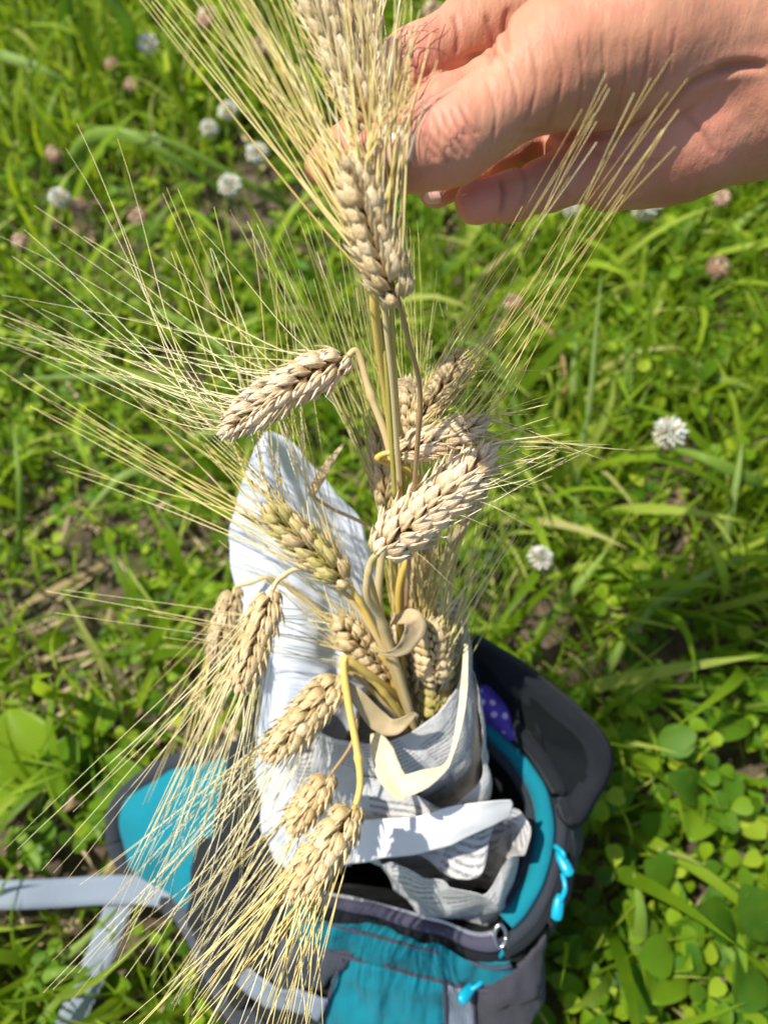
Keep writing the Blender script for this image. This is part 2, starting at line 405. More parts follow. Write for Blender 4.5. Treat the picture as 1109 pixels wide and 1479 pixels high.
def cloverleaf_t(h, spread=.9, fold=.35, w=.42):
    """petiole + three leaflets, leaflet length about 1 unit *0.5 ; height h"""
    V = []; Fc = []
    for i in range(4):
        t_ = i/3; V += [(-.022, .12*math.sin(t_*2.5), h*t_), (.022, .12*math.sin(t_*2.5), h*t_)]
    for i in range(3): b = i*2; Fc.append((b, b+1, b+3, b+2))
    oy = .12*math.sin(2.5)
    for k in range(3):
        a0 = k*2*math.pi/3; c_, s_ = math.cos(a0), math.sin(a0); b = len(V)
        prof = [(0.02, .03), (.25, .62), (.55, 1.0), (.85, .92), (1.0, .45)]
        for r_, ww in prof:
            lx = r_; zz = h + .30*r_*spread - .22*r_*r_
            for sgn in (-1, 0, 1):
                X = lx + (0 if sgn else (-.04 if r_ > .95 else 0)); Y = sgn*ww*w; Z = zz + abs(sgn)*ww*w*fold
                V.append((X*c_-Y*s_, X*s_+Y*c_+oy, Z))
        for i in range(len(prof)-1):
            q = b+i*3; Fc += [(q, q+1, q+4, q+3), (q+1, q+2, q+5, q+4)]
    return np.array(V), np.array(Fc)
def emit(name, temps, x, y, size, tilt, mat, kindlabel=None, zoff=0.0):
    Vs = []; Fcs = []; base = 0
    which = rng.integers(0, len(temps), len(x))
    for k, (T, TF) in enumerate(temps):
        s = which == k
        if not s.any(): continue
        n = s.sum(); M = rotz(rng.uniform(0, 6.283, n)) @ rotx(rng.normal(0, 1, n)*tilt) @ rotz(rng.uniform(0, 6.283, n))
        M = M * size[s][:, None, None]
        pos = np.stack([x[s], y[s], np.full(n, zoff)], -1)
        v, f = instance(T, TF, M, pos); Vs.append(v); Fcs.append(f+base); base += len(v)
    V = np.concatenate(Vs); Fc = np.concatenate(Fcs)
    o = npmesh(name, V, Fc, mat, smooth=True); tag(o, kindlabel[0], kindlabel[1], kind='stuff')
    return o
def sm(a, lo, hi): return np.clip((a-lo)/(hi-lo), 0, 1)
def bare(px, py, x, y):       # the thin, dry patch at the lower left
    q = sm(420-px, 0, 160)*sm(py, 640, 900)
    return q*sm(vn(x, y, 9, 3)+.35, 0, .5)
def zc(x, y, px, py):
    return (np.clip(.55+.7*vn(x, y, 6, 9), .22, .75)*(1-.5*sm(px-560, 0, 150)*sm(1150-py, 0, 200))-.12*sm(px-700, 0, 150)*sm(py-1050, 0, 200))*(1-.93*bare(px, py, x, y))*(1-.5*sm(350-py, 0, 300)*sm(350-px, 0, 250))
x, y, px, py = scatter(40000, zc)
emit('clover_patch', [cloverleaf_t(h, sp, fo) for h, sp, fo in ((2.6, .9, .3), (3.6, .4, .5), (4.6, 1.2, .15), (5.4, .2, .4), (3.2, 0, .2), (1.8, .6, .4))], x, y, rng.uniform(.006, .0165, len(x))*(.8+.25*sm(px-500, 0, 400)), .36, CLOVER, ('green clover leaves carpeting the ground', 'clover'))
def zg(x, y, px, py):
    tl = sm(330-py, 0, 260)*sm(560-px, 0, 300); r = sm(px-600, 0, 200)*sm(1000-py, 0, 300)
    bl = sm(430-px, 0, 100)*sm(py, 1240, 1320)
    return np.clip(.36+.7*tl+.45*r+.8*bl+.6*vn(x, y, 5, 4), .12, 1)*(1-.8*bare(px, py, x, y)*(1-.8*bl))
x, y, px, py = scatter(62000, zg)
bl = [blade_t(b_, w_, 6, 1, tw) for b_, w_, tw in ((.4, .012, .3), (.9, .015, .8), (1.9, .012, -.6), (.7, .02, .2), (2.4, .014, 1), (1.3, .018, -.4))]
emit('meadow_grass', bl, x, y, rng.uniform(.05, .15, len(x)), .28, GRASS, ('fine green grass growing through the clover', 'grass'))
x, y, px, py = scatter(6000, lambda x, y, px, py: zg(x, y, px, py)*.85)
bl = [blade_t(b_, w_, 8, 1, tw) for b_, w_, tw in ((.7, .028, .3), (1.4, .024, .6), (2.2, .026, -.3))]
emit('broad_grass', bl, x, y, rng.uniform(.11, .22, len(x)), .34, GRASS, ('wide green grass blades arching over the clover', 'grass'))
x, y, px, py = scatter(9000, lambda x, y, px, py: np.clip(sm(px-560, 0, 120)*sm(900-py, 0, 300)*.9+sm(420-py, 0, 200)*sm(500-px, 0, 300)*.7, 0, 1))
bl = [blade_t(b_, w_, 6, 1, tw) for b_, w_, tw in ((.3, .012, .3), (.6, .016, .8), (1.0, .011, -.6), (.15, .014, 1.2))]
emit('upright_grass', bl, x, y, rng.uniform(.08, .17, len(x)), .12, GRASS, ('upright thin grass standing in the clover', 'grass'))
# small ovate weeds
def ov_t(w=.35, bend=.6, stalk=.5):
    V = []; Fc = []; n = 6; y = 0; z = stalk; a = R(50)
    V += [(-.02, -.2, 0), (.02, -.2, 0)]; 
    for i in range(n+1):
        t_ = i/n; ww = w*math.sin(math.pi*min(1, t_*.93+.05))**.8
        V += [(-ww, y, z+ww*.25), (0, y, z), (ww, y, z+ww*.25)]
        a += bend/n; y += math.sin(a)/n; z += math.cos(a)/n
    Fc.append((0, 1, 4, 3))
    for i in range(n):
        b = 2+i*3; Fc += [(b, b+1, b+4, b+3), (b+1, b+2, b+5, b+4)]
    return np.array(V), np.array(Fc)
x, y, px, py = scatter(17000, lambda x, y, px, py: np.clip(.2+.85*sm(px-700, 0, 200)*sm(py-850, 0, 200)+.5*vn(x, y, 7, 14), .05, 1)*(1-.6*bare(px, py, x, y)))
emit('weed_leaves', [ov_t(.34, .6, .8), ov_t(.22, 1.1, 1.4), ov_t(.4, .3, 1.9), ov_t(.16, .9, 1.2), ov_t(.2, 1.6, 2.2)], x, y, rng.uniform(.012, .030, len(x))*(1+.5*sm(px-700, 0, 150)*sm(py-950, 0, 200)*rng.random(len(x))), .45, WEED, ('small oval weed leaves among the clover', 'weeds'))
# straw litter
x, y, px, py = scatter(9000, lambda x, y, px, py: .16+.84*bare(px, py, x, y))
def straw_t(bend, w_):
    T, TF = blade_t(bend, w_, 5); T = T[:, [0, 2, 1]]; T[:, 2] = T[:, 2]*.15+.02; return T, TF
emit('straw_litter', [straw_t(.3, .014), straw_t(1.2, .02), straw_t(-.8, .035)], x, y, rng.uniform(.03, .12, len(x)), .12, STRAW, ('dry tan straw and dead grass lying on the soil', 'litter'), .006)

# ------------------------------------------------------------------ countable blades, flowers and leaf plants
def wide_blade(pts, w_px, label, mat=BLADE, group='wide grass blades'):
    """pts: (px, py, height) from root to tip"""
    ps = crom([G(*q) for q in pts], 18); n = len(ps)
    rows = []
    for i, p in enumerate(ps):
        t_ = (ps[min(i+1, n-1)]-ps[max(i-1, 0)]).normalized(); tv = (CAM-p).normalized(); s_ = t_.cross(tv).normalized()
        f = i/(n-1); wm = .78*w_px/F*(CAM-p).length*.5*(min(1, .6+f*2))*(1-max(0, (f-.4)/.6)**1.7)+.0002
        tilt = .3*math.sin(f*3+w_px); s_ = (s_ + tv*tilt).normalized()
        rows.append([p-s_*wm, p-tv*wm*.3, p+s_*wm])
    V, Fs = grid(rows)
    loc = ps[0]
    o = mesh('grass_blade', V, Fs, mat, off=loc); o.location = loc; solid(o, .0003); tag(o, label, 'grass blade', group)
WB = [
 ([(-80,50,.0),(-20,72,.08),(60,100,.10),(145,150,.05)], 14, 'long pale grass blade lying in from the upper left corner'),
 ([(95,330,.0),(108,225,.09),(160,192,.13),(240,222,.12),(350,300,.05)], 20, 'broad pale blade arching like a hoop left of the awns'),
 ([(470,330,.0),(330,250,.08),(230,200,.11),(110,180,.10)], 12, 'thin green blade crossing behind the arched blade'),
 ([(200,640,.02),(320,620,.07),(250,560,.09),(120,545,.08),(-10,553,.07)], 18, 'pale blade lying level across the left edge'),
 ([(170,130,.0),(190,60,.10),(165,0,.16),(150,-50,.18)], 22, 'upright blue green blade near the top left'),
 ([(110,110,.0),(100,40,.10),(95,-30,.16)], 26, 'wide blue green blade touching the top edge'),
 ([(60,400,.0),(240,455,.06),(330,520,.07),(360,600,.03)], 16, 'grass blade slanting down toward the leftmost ear'),
 ([(300,760,.0),(200,680,.08),(110,760,.06)], 15, 'pale blade bending over left of the white sheet'),
 ([(835,800,.0),(832,690,.06),(850,590,.12),(860,480,.17),(868,400,.2)], 9, 'yellow green flowering stem standing right of the ears'),
 ([(905,700,.0),(906,610,.06),(906,520,.10),(905,480,.12)], 17, 'upright flat blade left of the round white clover'),
 ([(825,640,.0),(828,560,.06),(832,470,.10)], 14, 'short upright blade under the palm of the hand'),
 ([(770,720,.0),(750,620,.06),(730,540,.10),(690,500,.11),(640,490,.09)], 14, 'light green blade curving behind the upper right ear'),
 ([(1150,720,.02),(1090,695,.08),(1020,662,.10),(960,645,.07)], 22, 'pale broad blade running in from the right below the white clover'),
 ([(1040,830,.0),(1048,770,.06),(1062,700,.10),(1072,640,.12)], 13, 'slim blade crossing the pale right hand blade'),
 ([(1130,590,.0),(1080,565,.06),(1045,550,.08),(1000,520,.07)], 17, 'folded blade at the right edge above the white clover'),
 ([(900,900,.0),(960,870,.06),(1020,830,.09),(1080,800,.08)], 16, 'blade leaning right in the grass under the white clover'),
 ([(740,980,.0),(790,900,.05),(830,850,.09),(880,790,.1)], 18, 'pale blade rising from behind the open bag lid'),
 ([(860,1000,.0),(900,930,.05),(950,870,.08),(990,840,.08)], 15, 'pale blade slanting beside the bag lid'),
 ([(870,1420,.0),(915,1380,.05),(925,1320,.09),(915,1260,.10)], 22, 'shaded curved blade low on the right of the bag'),
 ([(20,1420,.0),(60,1400,.04),(110,1370,.06),(170,1310,.07)], 16, 'green blade crossing under the grey strap'),
 ([(-20,1500,.0),(30,1440,.05),(80,1405,.07),(160,1400,.05)], 18, 'green blade at the lower left corner'),
 ([(20,1270,.0),(20,1200,.04),(60,1250,.06),(80,1290,.03)], 15, 'curled blade above the grey strap'),
 ([(60,1160,.0),(120,1120,.03),(200,1070,.05),(260,1030,.05)], 14, 'pale stalk lying over the bare soil at the left'),
 ([(20,850,.0),(30,760,.05),(28,690,.09),(20,610,.10)], 11, 'upright blade at the left edge below mid height'),
 ([(1030,130+250,.0),(1060,330,.06),(1109,290,.08)], 13, 'thin blade beside the brown clover head at the right edge'),
]
for pts, wp, lb in WB: wide_blade(pts, wp, lb)
# dead brown stem right of the ears
ps = crom([G(*q) for q in [(740,430,.10),(775,460,.09),(808,500,.08),(815,560,.06),(800,600,.04),(815,660,.02),(790,700,.0)]], 26)
v, f = tube(ps, [.0022]*27, 6); o = mesh('dead_stem', v, f, STEM_B, off=ps[-1]); o.location = ps[-1]; tag(o, 'withered reddish brown stem hanging in the grass right of the ears', 'stem')

m, t, b = newmat('clover_floret_white'); FW = m
tc = t.nodes.new('ShaderNodeTexCoord'); sx = t.nodes.new('ShaderNodeSeparateXYZ'); t.links.new(tc.outputs['Generated'], sx.inputs[0])
t.links.new(mix(t, ramp(t, island(t), [(.68, (0, 0, 0)), (.72, (1, 1, 1))], 'CONSTANT'), ramp(t, sx.outputs[2], [(.1, (.55, .50, .25)), (.45, (.62, .62, .48)), (.8, (.70, .70, .62))]), (.50, .40, .24)), b.inputs['Base Color']); b.inputs['Roughness'].default_value = .6
m, t, b = newmat('clover_floret_brown'); FB = m
t.links.new(ramp(t, island(t), [(0, (.30, .15, .10)), (.5, (.45, .27, .15)), (.85, (.58, .42, .26)), (1, (.72, .62, .45))]), b.inputs['Base Color']); b.inputs['Roughness'].default_value = .7
def head_mesh(kind, seed):
    q = random.Random(seed); parts = []
    n = 90
    for i in range(n):
        zc_ = 1-2*(i+.5)/n; a = i*2.39996; rr = math.sqrt(1-zc_*zc_)
        d = Vector((rr*math.cos(a), rr*math.sin(a), zc_))
        if kind == 'brown': d = (d+Vector((0, 0, -.9))).normalized()
        elif zc_ < -.1: d = (d+Vector((0, 0, -1.2))).normalized()
        r0 = Vector((rr*math.cos(a), rr*math.sin(a), zc_))*.45
        L = q.uniform(.5, .68)
        side = d.orthogonal().normalized(); cr = d.cross(side)
        b = [r0+d*L*f for f in (0, .45, .8, 1.0)]; wd = (.05, .12, .13, .02)
        V = []
        for p_, w_ in zip(b, wd):
            V += [p_+side*w_, p_+cr*w_*.7, p_-side*w_, p_-cr*w_*.7]
        Fs = [(i_*4+k, i_*4+(k+1) % 4, i_*4+4+(k+1) % 4, i_*4+4+k) for i_ in range(3) for k in range(4)]
        parts.append((V, Fs))
    V, Fs = merge(parts)
    me = bpy.data.meshes.new('flower_head'); me.from_pydata([tuple(v*.5) for v in V], [], Fs)
    me.materials.append(FB if kind == 'brown' else FW); return me
HM = {('white', 0): head_mesh('white', 1), ('white', 1): head_mesh('white', 2), ('brown', 0): head_mesh('brown', 3), ('brown', 1): head_mesh('brown', 4)}
def flower(px, py, dia_px, kind, label, z=.10):
    p = G(px, py, z); s = dia_px/F*(CAM-p).dot(-AZ*-1)*1.0 if False else dia_px/F*((p-CAM).dot(AZ))
    root = Vector((p.x+rnd.uniform(-.02, .02), p.y+rnd.uniform(-.02, .03), 0))
    th = thing('clover_flower', label, 'clover flower', root, 'clover flowers in the grass')
    h = bpy.data.objects.new('flower_head', HM[(kind, rnd.randint(0, 1))]); C.objects.link(h); h.parent = th
    h.location = p-root; s *= .88; h.scale = (s, s, s*.92); h.rotation_euler = (rnd.uniform(-.3, .3), rnd.uniform(-.3, .3), rnd.uniform(0, 6))
    ps = crom([root, (root+p)/2+Vector((rnd.uniform(-.012, .012), rnd.uniform(-.01, .01), 0)), p], 8)
    v, f = tube(ps, .0011, 6); mesh('stem', v, f, STEM_GRN, th, off=root)
for a in [
 (966,626,56,'white','large round white clover flower right of the ears'),
 (780,806,42,'white','greenish white clover flower below the large round one'),
 (330,160,34,'white','white clover flower left of the upper awns, highest of four'),
 (372,222,38,'white','pale clover flower crossed by awns left of the fingertips'),
 (332,268,38,'white','white clover flower with a browning skirt left of the main ear'),
 (303,186,30,'white','small white clover flower between two others left of the awns'),
 (224,206,28,'white','little pinkish white clover flower on the arched blade'),
 (932,298,50,'white','white clover flower just under the palm heel'),
 (86,286,34,'white','whitish clover flower beside a brown one at the left'),
 (214,64,34,'white','fading white clover flower near the top left'),
 (1038,384,44,'brown','brown clover head at the right below the wrist'),
 (199,312,36,'brown','round brown clover head left of the awns, rightmost of its row'),
 (112,296,36,'brown','brown clover head in the middle of a row at the left'),
 (80,220,34,'brown','brown clover head beside the arched blade'),
 (28,348,28,'brown','small brown clover head by the left edge'),
 (162,92,28,'brown','reddish brown clover head under the top left grass'),
 (300,24,40,'brown','brown clover head at the top edge behind the awns'),
 (378,66,40,'brown','brown clover head showing between the upper awns'),
 (190,122,28,'brown','pinkish brown clover head above the arched blade'),
 (1042,286,30,'brown','brown clover head just below the wrist at the right edge'),
 (742,436,34,'brown','tan dried clover head under the curled little finger'),
 (624,14,36,'brown','brown clover head showing above the index finger'),
 (824,302,28,'white','small clover flower peeking out below the palm'),
]: flower(*a[:4], a[4], z=(.145 if a[0] in (966, 780) else .10)+rnd.uniform(-.01, .02))

def leaf_mesh(name, base, tip, width, droop, mat, parent, off, wavy=0.0, nseg=12, mid=True):
    base, tip = Vector(base), Vector(tip); ax = tip-base; L = ax.length; t_ = ax.normalized()
    up = Vector((0, 0, 1)); s_ = t_.cross(up).normalized(); nn = s_.cross(t_).normalized()
    if nn.z < 0: nn = -nn
    rows = []
    for i in range(nseg+1):
        f = i/nseg; c_ = base+ax*f+nn*(math.sin(math.pi*f)*droop*L)
        ww = width*.5*(math.sin(math.pi*min(1, .04+f*.95))**.75)
        row = []
        for k in range(-4, 5):
            u = k/4
            wv = wavy*L*math.sin(f*17+k)*abs(u)
            vein = -.006*L if k == 0 else 0
            row.append(c_+s_*u*ww+nn*(abs(u)**1.4*ww*.35+wv+vein))
        rows.append(row)
    V, Fs = grid(rows)
    o = mesh(name, V, Fs, mat, parent, off=off); solid(o, .0004); return o
def plant(root_px, leaves, label, group=None, mat=BROAD):
    r = G(*root_px, 0); th = thing('broadleaf_plant', label, 'plant', r, group)
    for (bx, by, bz), (tx, ty, tz), wp in leaves:
        bpt, tp = G(bx, by, bz), G(tx, ty, tz); wd = wp/F*(tp-CAM).length*.95
        o = leaf_mesh('leaf', bpt, tp, wd, .07, mat, th, r, .008)
        ps = crom([r, (r+bpt)/2+Vector((0, 0, .01)), bpt], 5); v, f = tube(ps, .0012, 5); mesh('leaf_stalk', v, f, STEM_GRN, th, off=r)
plant((60,1200), [((70,1130,.03),(10,1025,.05),85), ((60,1120,.03),(-60,1150,.05),90), ((80,1150,.03),(110,1060,.06),60), ((60,1170,.02),(60,1260,.03),50)], 'broad dark green leaves at the left edge below mid height')
plant((140,1090), [((110,1075,.02),(180,1015,.05),48), ((130,1090,.02),(80,1105,.03),40)], 'single yellow green upright leaf on the bare soil')
plant((130,1160), [((120,1140,.02),(215,1120,.05),75), ((130,1150,.02),(200,1180,.05),60), ((120,1140,.02),(130,1090,.05),50), ((125,1160,.02),(150,1220,.03),45)], 'bright green plant just left of the teal pad')
plant((130,1420), [((140,1415,.02),(140,1360,.05),36), ((145,1415,.02),(190,1425,.05),34), ((130,1420,.02),(100,1450,.04),32)], 'small round leaved plant between the straps')
plant((800,1380), [((790,1380,.03),(770,1330,.07),50), ((795,1385,.03),(835,1350,.07),44), ((800,1390,.03),(800,1420,.05),40)], 'bright sunlit leaves at the lower right corner of the bag')
plant((1000,1150), [((1000,1150,.04),(995,1215,.08),60), ((1010,1150,.04),(960,1120,.08),50), ((1020,1150,.04),(1070,1120,.08),58), ((1010,1160,.04),(1060,1200,.08),50)], 'round shaded leaves right of the open lid')
plant((950,1330), [((950,1370,.03),(940,1450,.08),75), ((960,1360,.03),(1010,1320,.08),52), ((940,1360,.03),(900,1300,.07),44), ((950,1370,.03),(1000,1400,.07),50)], 'large shaded oval leaves at the lower right')
plant((1080,1380), [((1080,1380,.03),(1060,1460,.08),60), ((1090,1380,.03),(1109,1290,.08),55), ((1070,1370,.03),(1040,1310,.08),40)], 'shaded leaves in the lower right corner')
plant((1060,1010), [((1060,1020,.03),(1040,1070,.08),52), ((1070,1010,.03),(1120,980,.08),50), ((1050,1010,.03),(1010,985,.08),45)], 'shaded green leaves near the right edge beside the lid')
plant((900,1110), [((905,1115,.03),(880,1180,.07),36), ((915,1110,.03),(960,1090,.07),34), ((900,1105,.03),(900,1050,.07),40)], 'small dark leaves touching the open lid')
plant((1000,560), [((1000,560,.05),(960,520,.10),36), ((1005,560,.05),(1045,520,.10),34), ((1000,565,.05),(1010,610,.09),32)], 'light green lobed leaves above the white clover flower')
plant((70,1470), [((60,1470,.02),(120,1470,.05),36), ((50,1470,.02),(10,1450,.04),30)], 'low leaves at the bottom left corner')

# ------------------------------------------------------------------ backpack
RIM = [(440,1300,.165),(500,1315,.165),(560,1330,.165),(640,1352,.165),(712,1374,.168),(768,1340,.175),(803,1270,.182),(816,1190,.188),(794,1120,.195),(744,1060,.2),(690,1012,.2),(600,965,.2),(480,960,.195),(400,1040,.185),(365,1150,.175),(385,1250,.168)]
R1 = [(390,1370,.135),(460,1395,.135),(545,1415,.135),(640,1440,.135),(722,1440,.135),(770,1382,.14),(812,1280,.15),(828,1190,.155),(808,1110,.165),(752,1045,.17),(695,1000,.17),(600,950,.17),(470,945,.165),(365,1030,.15),(320,1150,.14),(320,1290,.135)]
R2 = [(340,1450,.075),(420,1490,.075),(540,1530,.075),(650,1545,.075),(728,1500,.075),(758,1412,.08),(798,1290,.085),(815,1190,.09),(800,1115,.1),(745,1055,.1),(690,1010,.1),(600,970,.1),(480,970,.1),(370,1040,.09),(320,1150,.08),(300,1330,.075)]
R3 = [(360,1440,.008),(430,1480,.008),(540,1500,.008),(650,1500,.008),(715,1450,.008),(740,1370,.008),(765,1280,.008),(770,1190,.008),(760,1130,.008),(720,1080,.008),(680,1040,.008),(600,1010,.008),(490,1010,.008),(400,1070,.008),(350,1150,.008),(330,1330,.008)]
NR = 160
rings = [crom([G(*q) for q in r], NR, True) for r in (RIM, R1, R2, R3)]
def body_pt(u, v, off=0.0):
    """u in control index 0..16 (cyclic), v 0..3"""
    j = (u/16*NR) % NR; j0 = int(j); fj = j-j0; j1 = (j0+1) % NR
    col = [r[j0].lerp(r[j1], fj) for r in rings]
    i = min(int(v), 2); f = v-i
    a, b_, c_, d_ = col[max(i-1, 0)], col[i], col[i+1], col[min(i+2, 3)]
    p = 0.5*((2*b_)+(c_-a)*f+(2*a-5*b_+4*c_-d_)*f*f+(3*b_-a-3*c_+d_)*f**3)
    if off:
        cc = G(580, 1180, .1); o_ = Vector((p.x-cc.x, p.y-cc.y, .06)).normalized(); p = p+o_*off
    return p
bag_loc = G(560, 1240, 0)
bag = thing('backpack', 'teal and grey backpack standing open on the grass', 'backpack', bag_loc)
def wr(p, s=40, a=.0015): return p+Vector((fn(p, s), fn(p+Vector((3, 1, 2)), s), fn(p+Vector((7, 5, 1)), s)))*a
rows = [[wr(body_pt(j*16/NR, v/8*1.0), 40, .003) for j in range(NR)] for v in range(0, 25)]
V, Fs = grid(rows, True); b0 = len(V); V.append(G(560, 1240, .006)); L_ = 24*NR
Fs += [(L_+(j+1) % NR, L_+j, b0) for j in range(NR)]
mesh('body', V, Fs, DARKF, bag, off=bag_loc)
def patch(name, u0, u1, v0, v1, off, mat, nu=54, nv=26, uf=None, wrk=.002, thick=.0016, puff=0.0):
    rows = []
    for i in range(nv+1):
        v = v0+(v1-v0)*i/nv; row = []
        for j in range(nu+1):
            a0, a1 = (u0, u1) if uf is None else uf(i/nv)
            u = a0+(a1-a0)*j/nu
            e = math.sin(math.pi*i/nv)*math.sin(math.pi*j/nu)
            row.append(wr(wr(body_pt(u, v, off+puff*max(e, 0)**.6), 38, .0055), 110, .0018))
        rows.append(row)
    V, Fs = grid(rows); o = mesh(name, V, Fs, mat, bag, off=bag_loc); solid(o, thick, -1); return o
patch('front_band', -.1, 4.25, .12, .62, .004, TEAL, puff=.004)
patch('front_panel', 1.35, 3.0, .62, 2.6, .004, TEAL2, nv=30, puff=.006)
patch('front_strip', 3.0, 3.42, .66, 2.6, .005, WEB, nu=8, nv=30)
patch('ribbed_pocket', .1, 1.5, .60, 1.15, .0065, RIB, puff=.006, uf=lambda f: (.1+f*.25, 1.55-f*.35))
patch('side_mesh_pocket', 3.45, 5.2, .42, 2.6, .004, MESHF, nv=30, puff=.007)
patch('left_mesh_pocket', -1.6, .2, .35, 2.4, .005, DARKF, nv=24, puff=.008)
patch('lower_webbing', -1.2, 1.35, 1.15, 1.42, .010, WEB, nv=5)
patch('side_panel', 5.35, 10.6, .10, 1.0, .003, GREYF, nu=60)
def seam(us, vs, off=.0085):
    n = 36; ps = [body_pt(us[0]+(us[1]-us[0])*i/n, vs[0]+(vs[1]-vs[0])*i/n, off) for i in range(n+1)]
    v, f = tube(ps, .0011, 6); mesh('seam', v, f, TAPE, bag, off=bag_loc)
for a_, b_ in (((0, 4.2), (.60, .60)), ((1.36, 1.36), (.64, 2.5)), ((2.98, 2.98), (.64, 2.5)), ((3.42, 3.42), (.66, 2.5)), ((0, 4.2), (.15, .15))): seam(a_, b_)
# rim: outer tape, teal band, inner piping, lining
cen = G(590, 1175, .19)
def inner(j, s, dz): 
    p = rings[0][j % NR]; q = cen.copy(); q.z = p.z
    r = p.lerp(q, s); r.z += dz; return r
def ringpart(name, prof, mat, j0, j1, thick=.0015):
    rows = [[wr(inner(j, s, dz), 50, .0015) for j in range(j0, j1+1)] for s, dz in prof]
    V, Fs = grid(rows); o = mesh(name, V, Fs, mat, bag, off=bag_loc); solid(o, thick); return o
ringpart('rim_tape', [(-.005, -.004), (.0, .003), (.03, .006), (.075, .004)], GREYF, int(4.3/16*NR), int(14/16*NR))
ringpart('rim_band', [(.075, .0045), (.11, .008), (.16, .006), (.20, .0)], TEAL2, int(4.7/16*NR), int(12/16*NR))
ringpart('front_zip_tape', [(-.004, .0), (.03, .005), (.10, .004), (.13, -.002)], TAPE, int(-.4/16*NR), int(4.35/16*NR))
ringpart('rim_edge', [(-.004, .0), (.03, .005), (.10, .003), (.13, -.004)], DARKF, int(13.9/16*NR), int(15.7/16*NR))
pth = [inner(j, .215, .0) for j in range(int(4.2/16*NR), int(12/16*NR))]; v, f = tube(pth, .0035, 8); mesh('rim_piping', v, f, GREYF, bag, off=bag_loc)
pth = [inner(j, -.02, .001) for j in range(int(4.2/16*NR), int(12/16*NR))]; v, f = tube(pth, .0032, 8); mesh('outer_piping', v, f, DARKF, bag, off=bag_loc)
rows = []
for s, dz in [(.10, -.003), (.16, -.012), (.2, -.04), (.22, -.09), (.28, -.13), (.99, -.135)]:
    rows.append([inner(j, s if not (4.6/16*NR < j < 12/16*NR) or s > .3 else s+.07, dz) for j in range(NR)])
V, Fs = grid(rows, True); mesh('lining', V, Fs, BLACKF, bag, off=bag_loc)
teeth = []
for j in range(int(0/16*NR)*3, int(4.3/16*NR)*3):
    jj = j/3; a = inner(int(jj), .115, .002).lerp(inner(int(jj)+1, .115, .002), jj-int(jj))
    h_ = .0011; teeth.append(([a+Vector((sx_*h_*.55, sy*h_*1.3, sz*h_)) for sx_ in (-1, 1) for sy in (-1, 1) for sz in (-1, 1)],
        [(0, 1, 3, 2), (4, 6, 7, 5), (0, 4, 5, 1), (2, 3, 7, 6), (0, 2, 6, 4), (1, 5, 7, 3)]))
v, f = merge(teeth); o = mesh('zip_teeth', v, f, METAL, bag, smooth=False, off=bag_loc); o['kind'] = 'stuff'
# lid lying open
LID = [(672,925,.225),(720,945,.23),(775,985,.232),(828,1028,.230),(868,1075,.222),(872,1110,.212),(852,1150,.202),(826,1185,.196),(806,1140,.200),(770,1085,.205),(725,1040,.207),(688,1010,.207)]
lo = crom([G(*q) for q in LID], 96, True); lc = G(780, 1070, .205)
rows = []
for s, dz in [(0, 0), (.06, .003), (.12, .0), (.16, -.006), (.35, -.010), (.65, -.011), (.97, -.010)]:
    rows.append([wr(p.lerp(lc, s)+Vector((0, 0, dz)), 35, .004*min(1, s*4)) for p in lo])
V, Fs = grid(rows, True); n_ = len(rows[0]); V.append(lc+Vector((0, 0, -.010))); k = (len(rows)-1)*n_; Fs += [(k+j, k+(j+1) % n_, len(V)-1) for j in range(n_)]
lid = mesh('lid', V, Fs, DARKF, bag, off=bag_loc); solid(lid, .006, -1)
rows = [[wr(p.lerp(lc, s)+Vector((0, 0, dz)), 60, .002) for p in lo] for s, dz in [(.17, .006), (.24, .0035), (.65, .002), (.97, .002)]]
V, Fs = grid(rows, True); V.append(lc+Vector((0, 0, .002))); k = 3*n_; Fs += [(k+j, k+(j+1) % n_, len(V)-1) for j in range(n_)]
mesh('lid_lining', V, Fs, BLACKF, lid)
bpy.data.objects[lid.name]
for c_ in lid.children: c_.location = -bag_loc
v, f = tube(lo+[lo[0]], .0034, 10); mesh('lid_binding', [p-bag_loc for p in v], f, GREYF, lid)
# zipper pulls
def pull(p0, p1, label):
    zp = thing('zipper_pull', None, None, bag_loc)
    del_ = zp; bpy.data.objects.remove(del_)
    ps = crom([p0, (p0+p1)/2+Vector((.002, 0, .004)), p1], 8)
    v, f = tube(ps, .0016, 8); o = mesh('zipper_cord', v, f, CYAN, bag, off=bag_loc)
    d = (p1-p0).normalized()
    v, f = tube([p1-d*.006, p1-d*.002, p1+d*.004, p1+d*.008, p1+d*.0095], [.0015, .0032, .0037, .0034, .0015], 12, .7)
    mesh('pull_tab', [q-bag_loc for q in v], f, CYAN, o)
pull(G(801,1222,.197), G(812,1243,.199), '')
pull(G(812,1262,.192), G(806,1306,.188), '')
pull(G(722,1362,.172), G(719,1384,.158), '')
pull(G(700,1405,.150), G(677,1431,.158), '')
# metal ring (D ring)
cpt = G(722, 1352, .178); ringp = [cpt+Vector((math.cos(a)*.0036, math.sin(a)*.0062, .002*math.sin(a))) for a in [k*math.pi/10 for k in range(21)]]
v, f = tube(ringp, .0013, 8); mesh('metal_ring', v, f, METAL, bag, off=bag_loc)
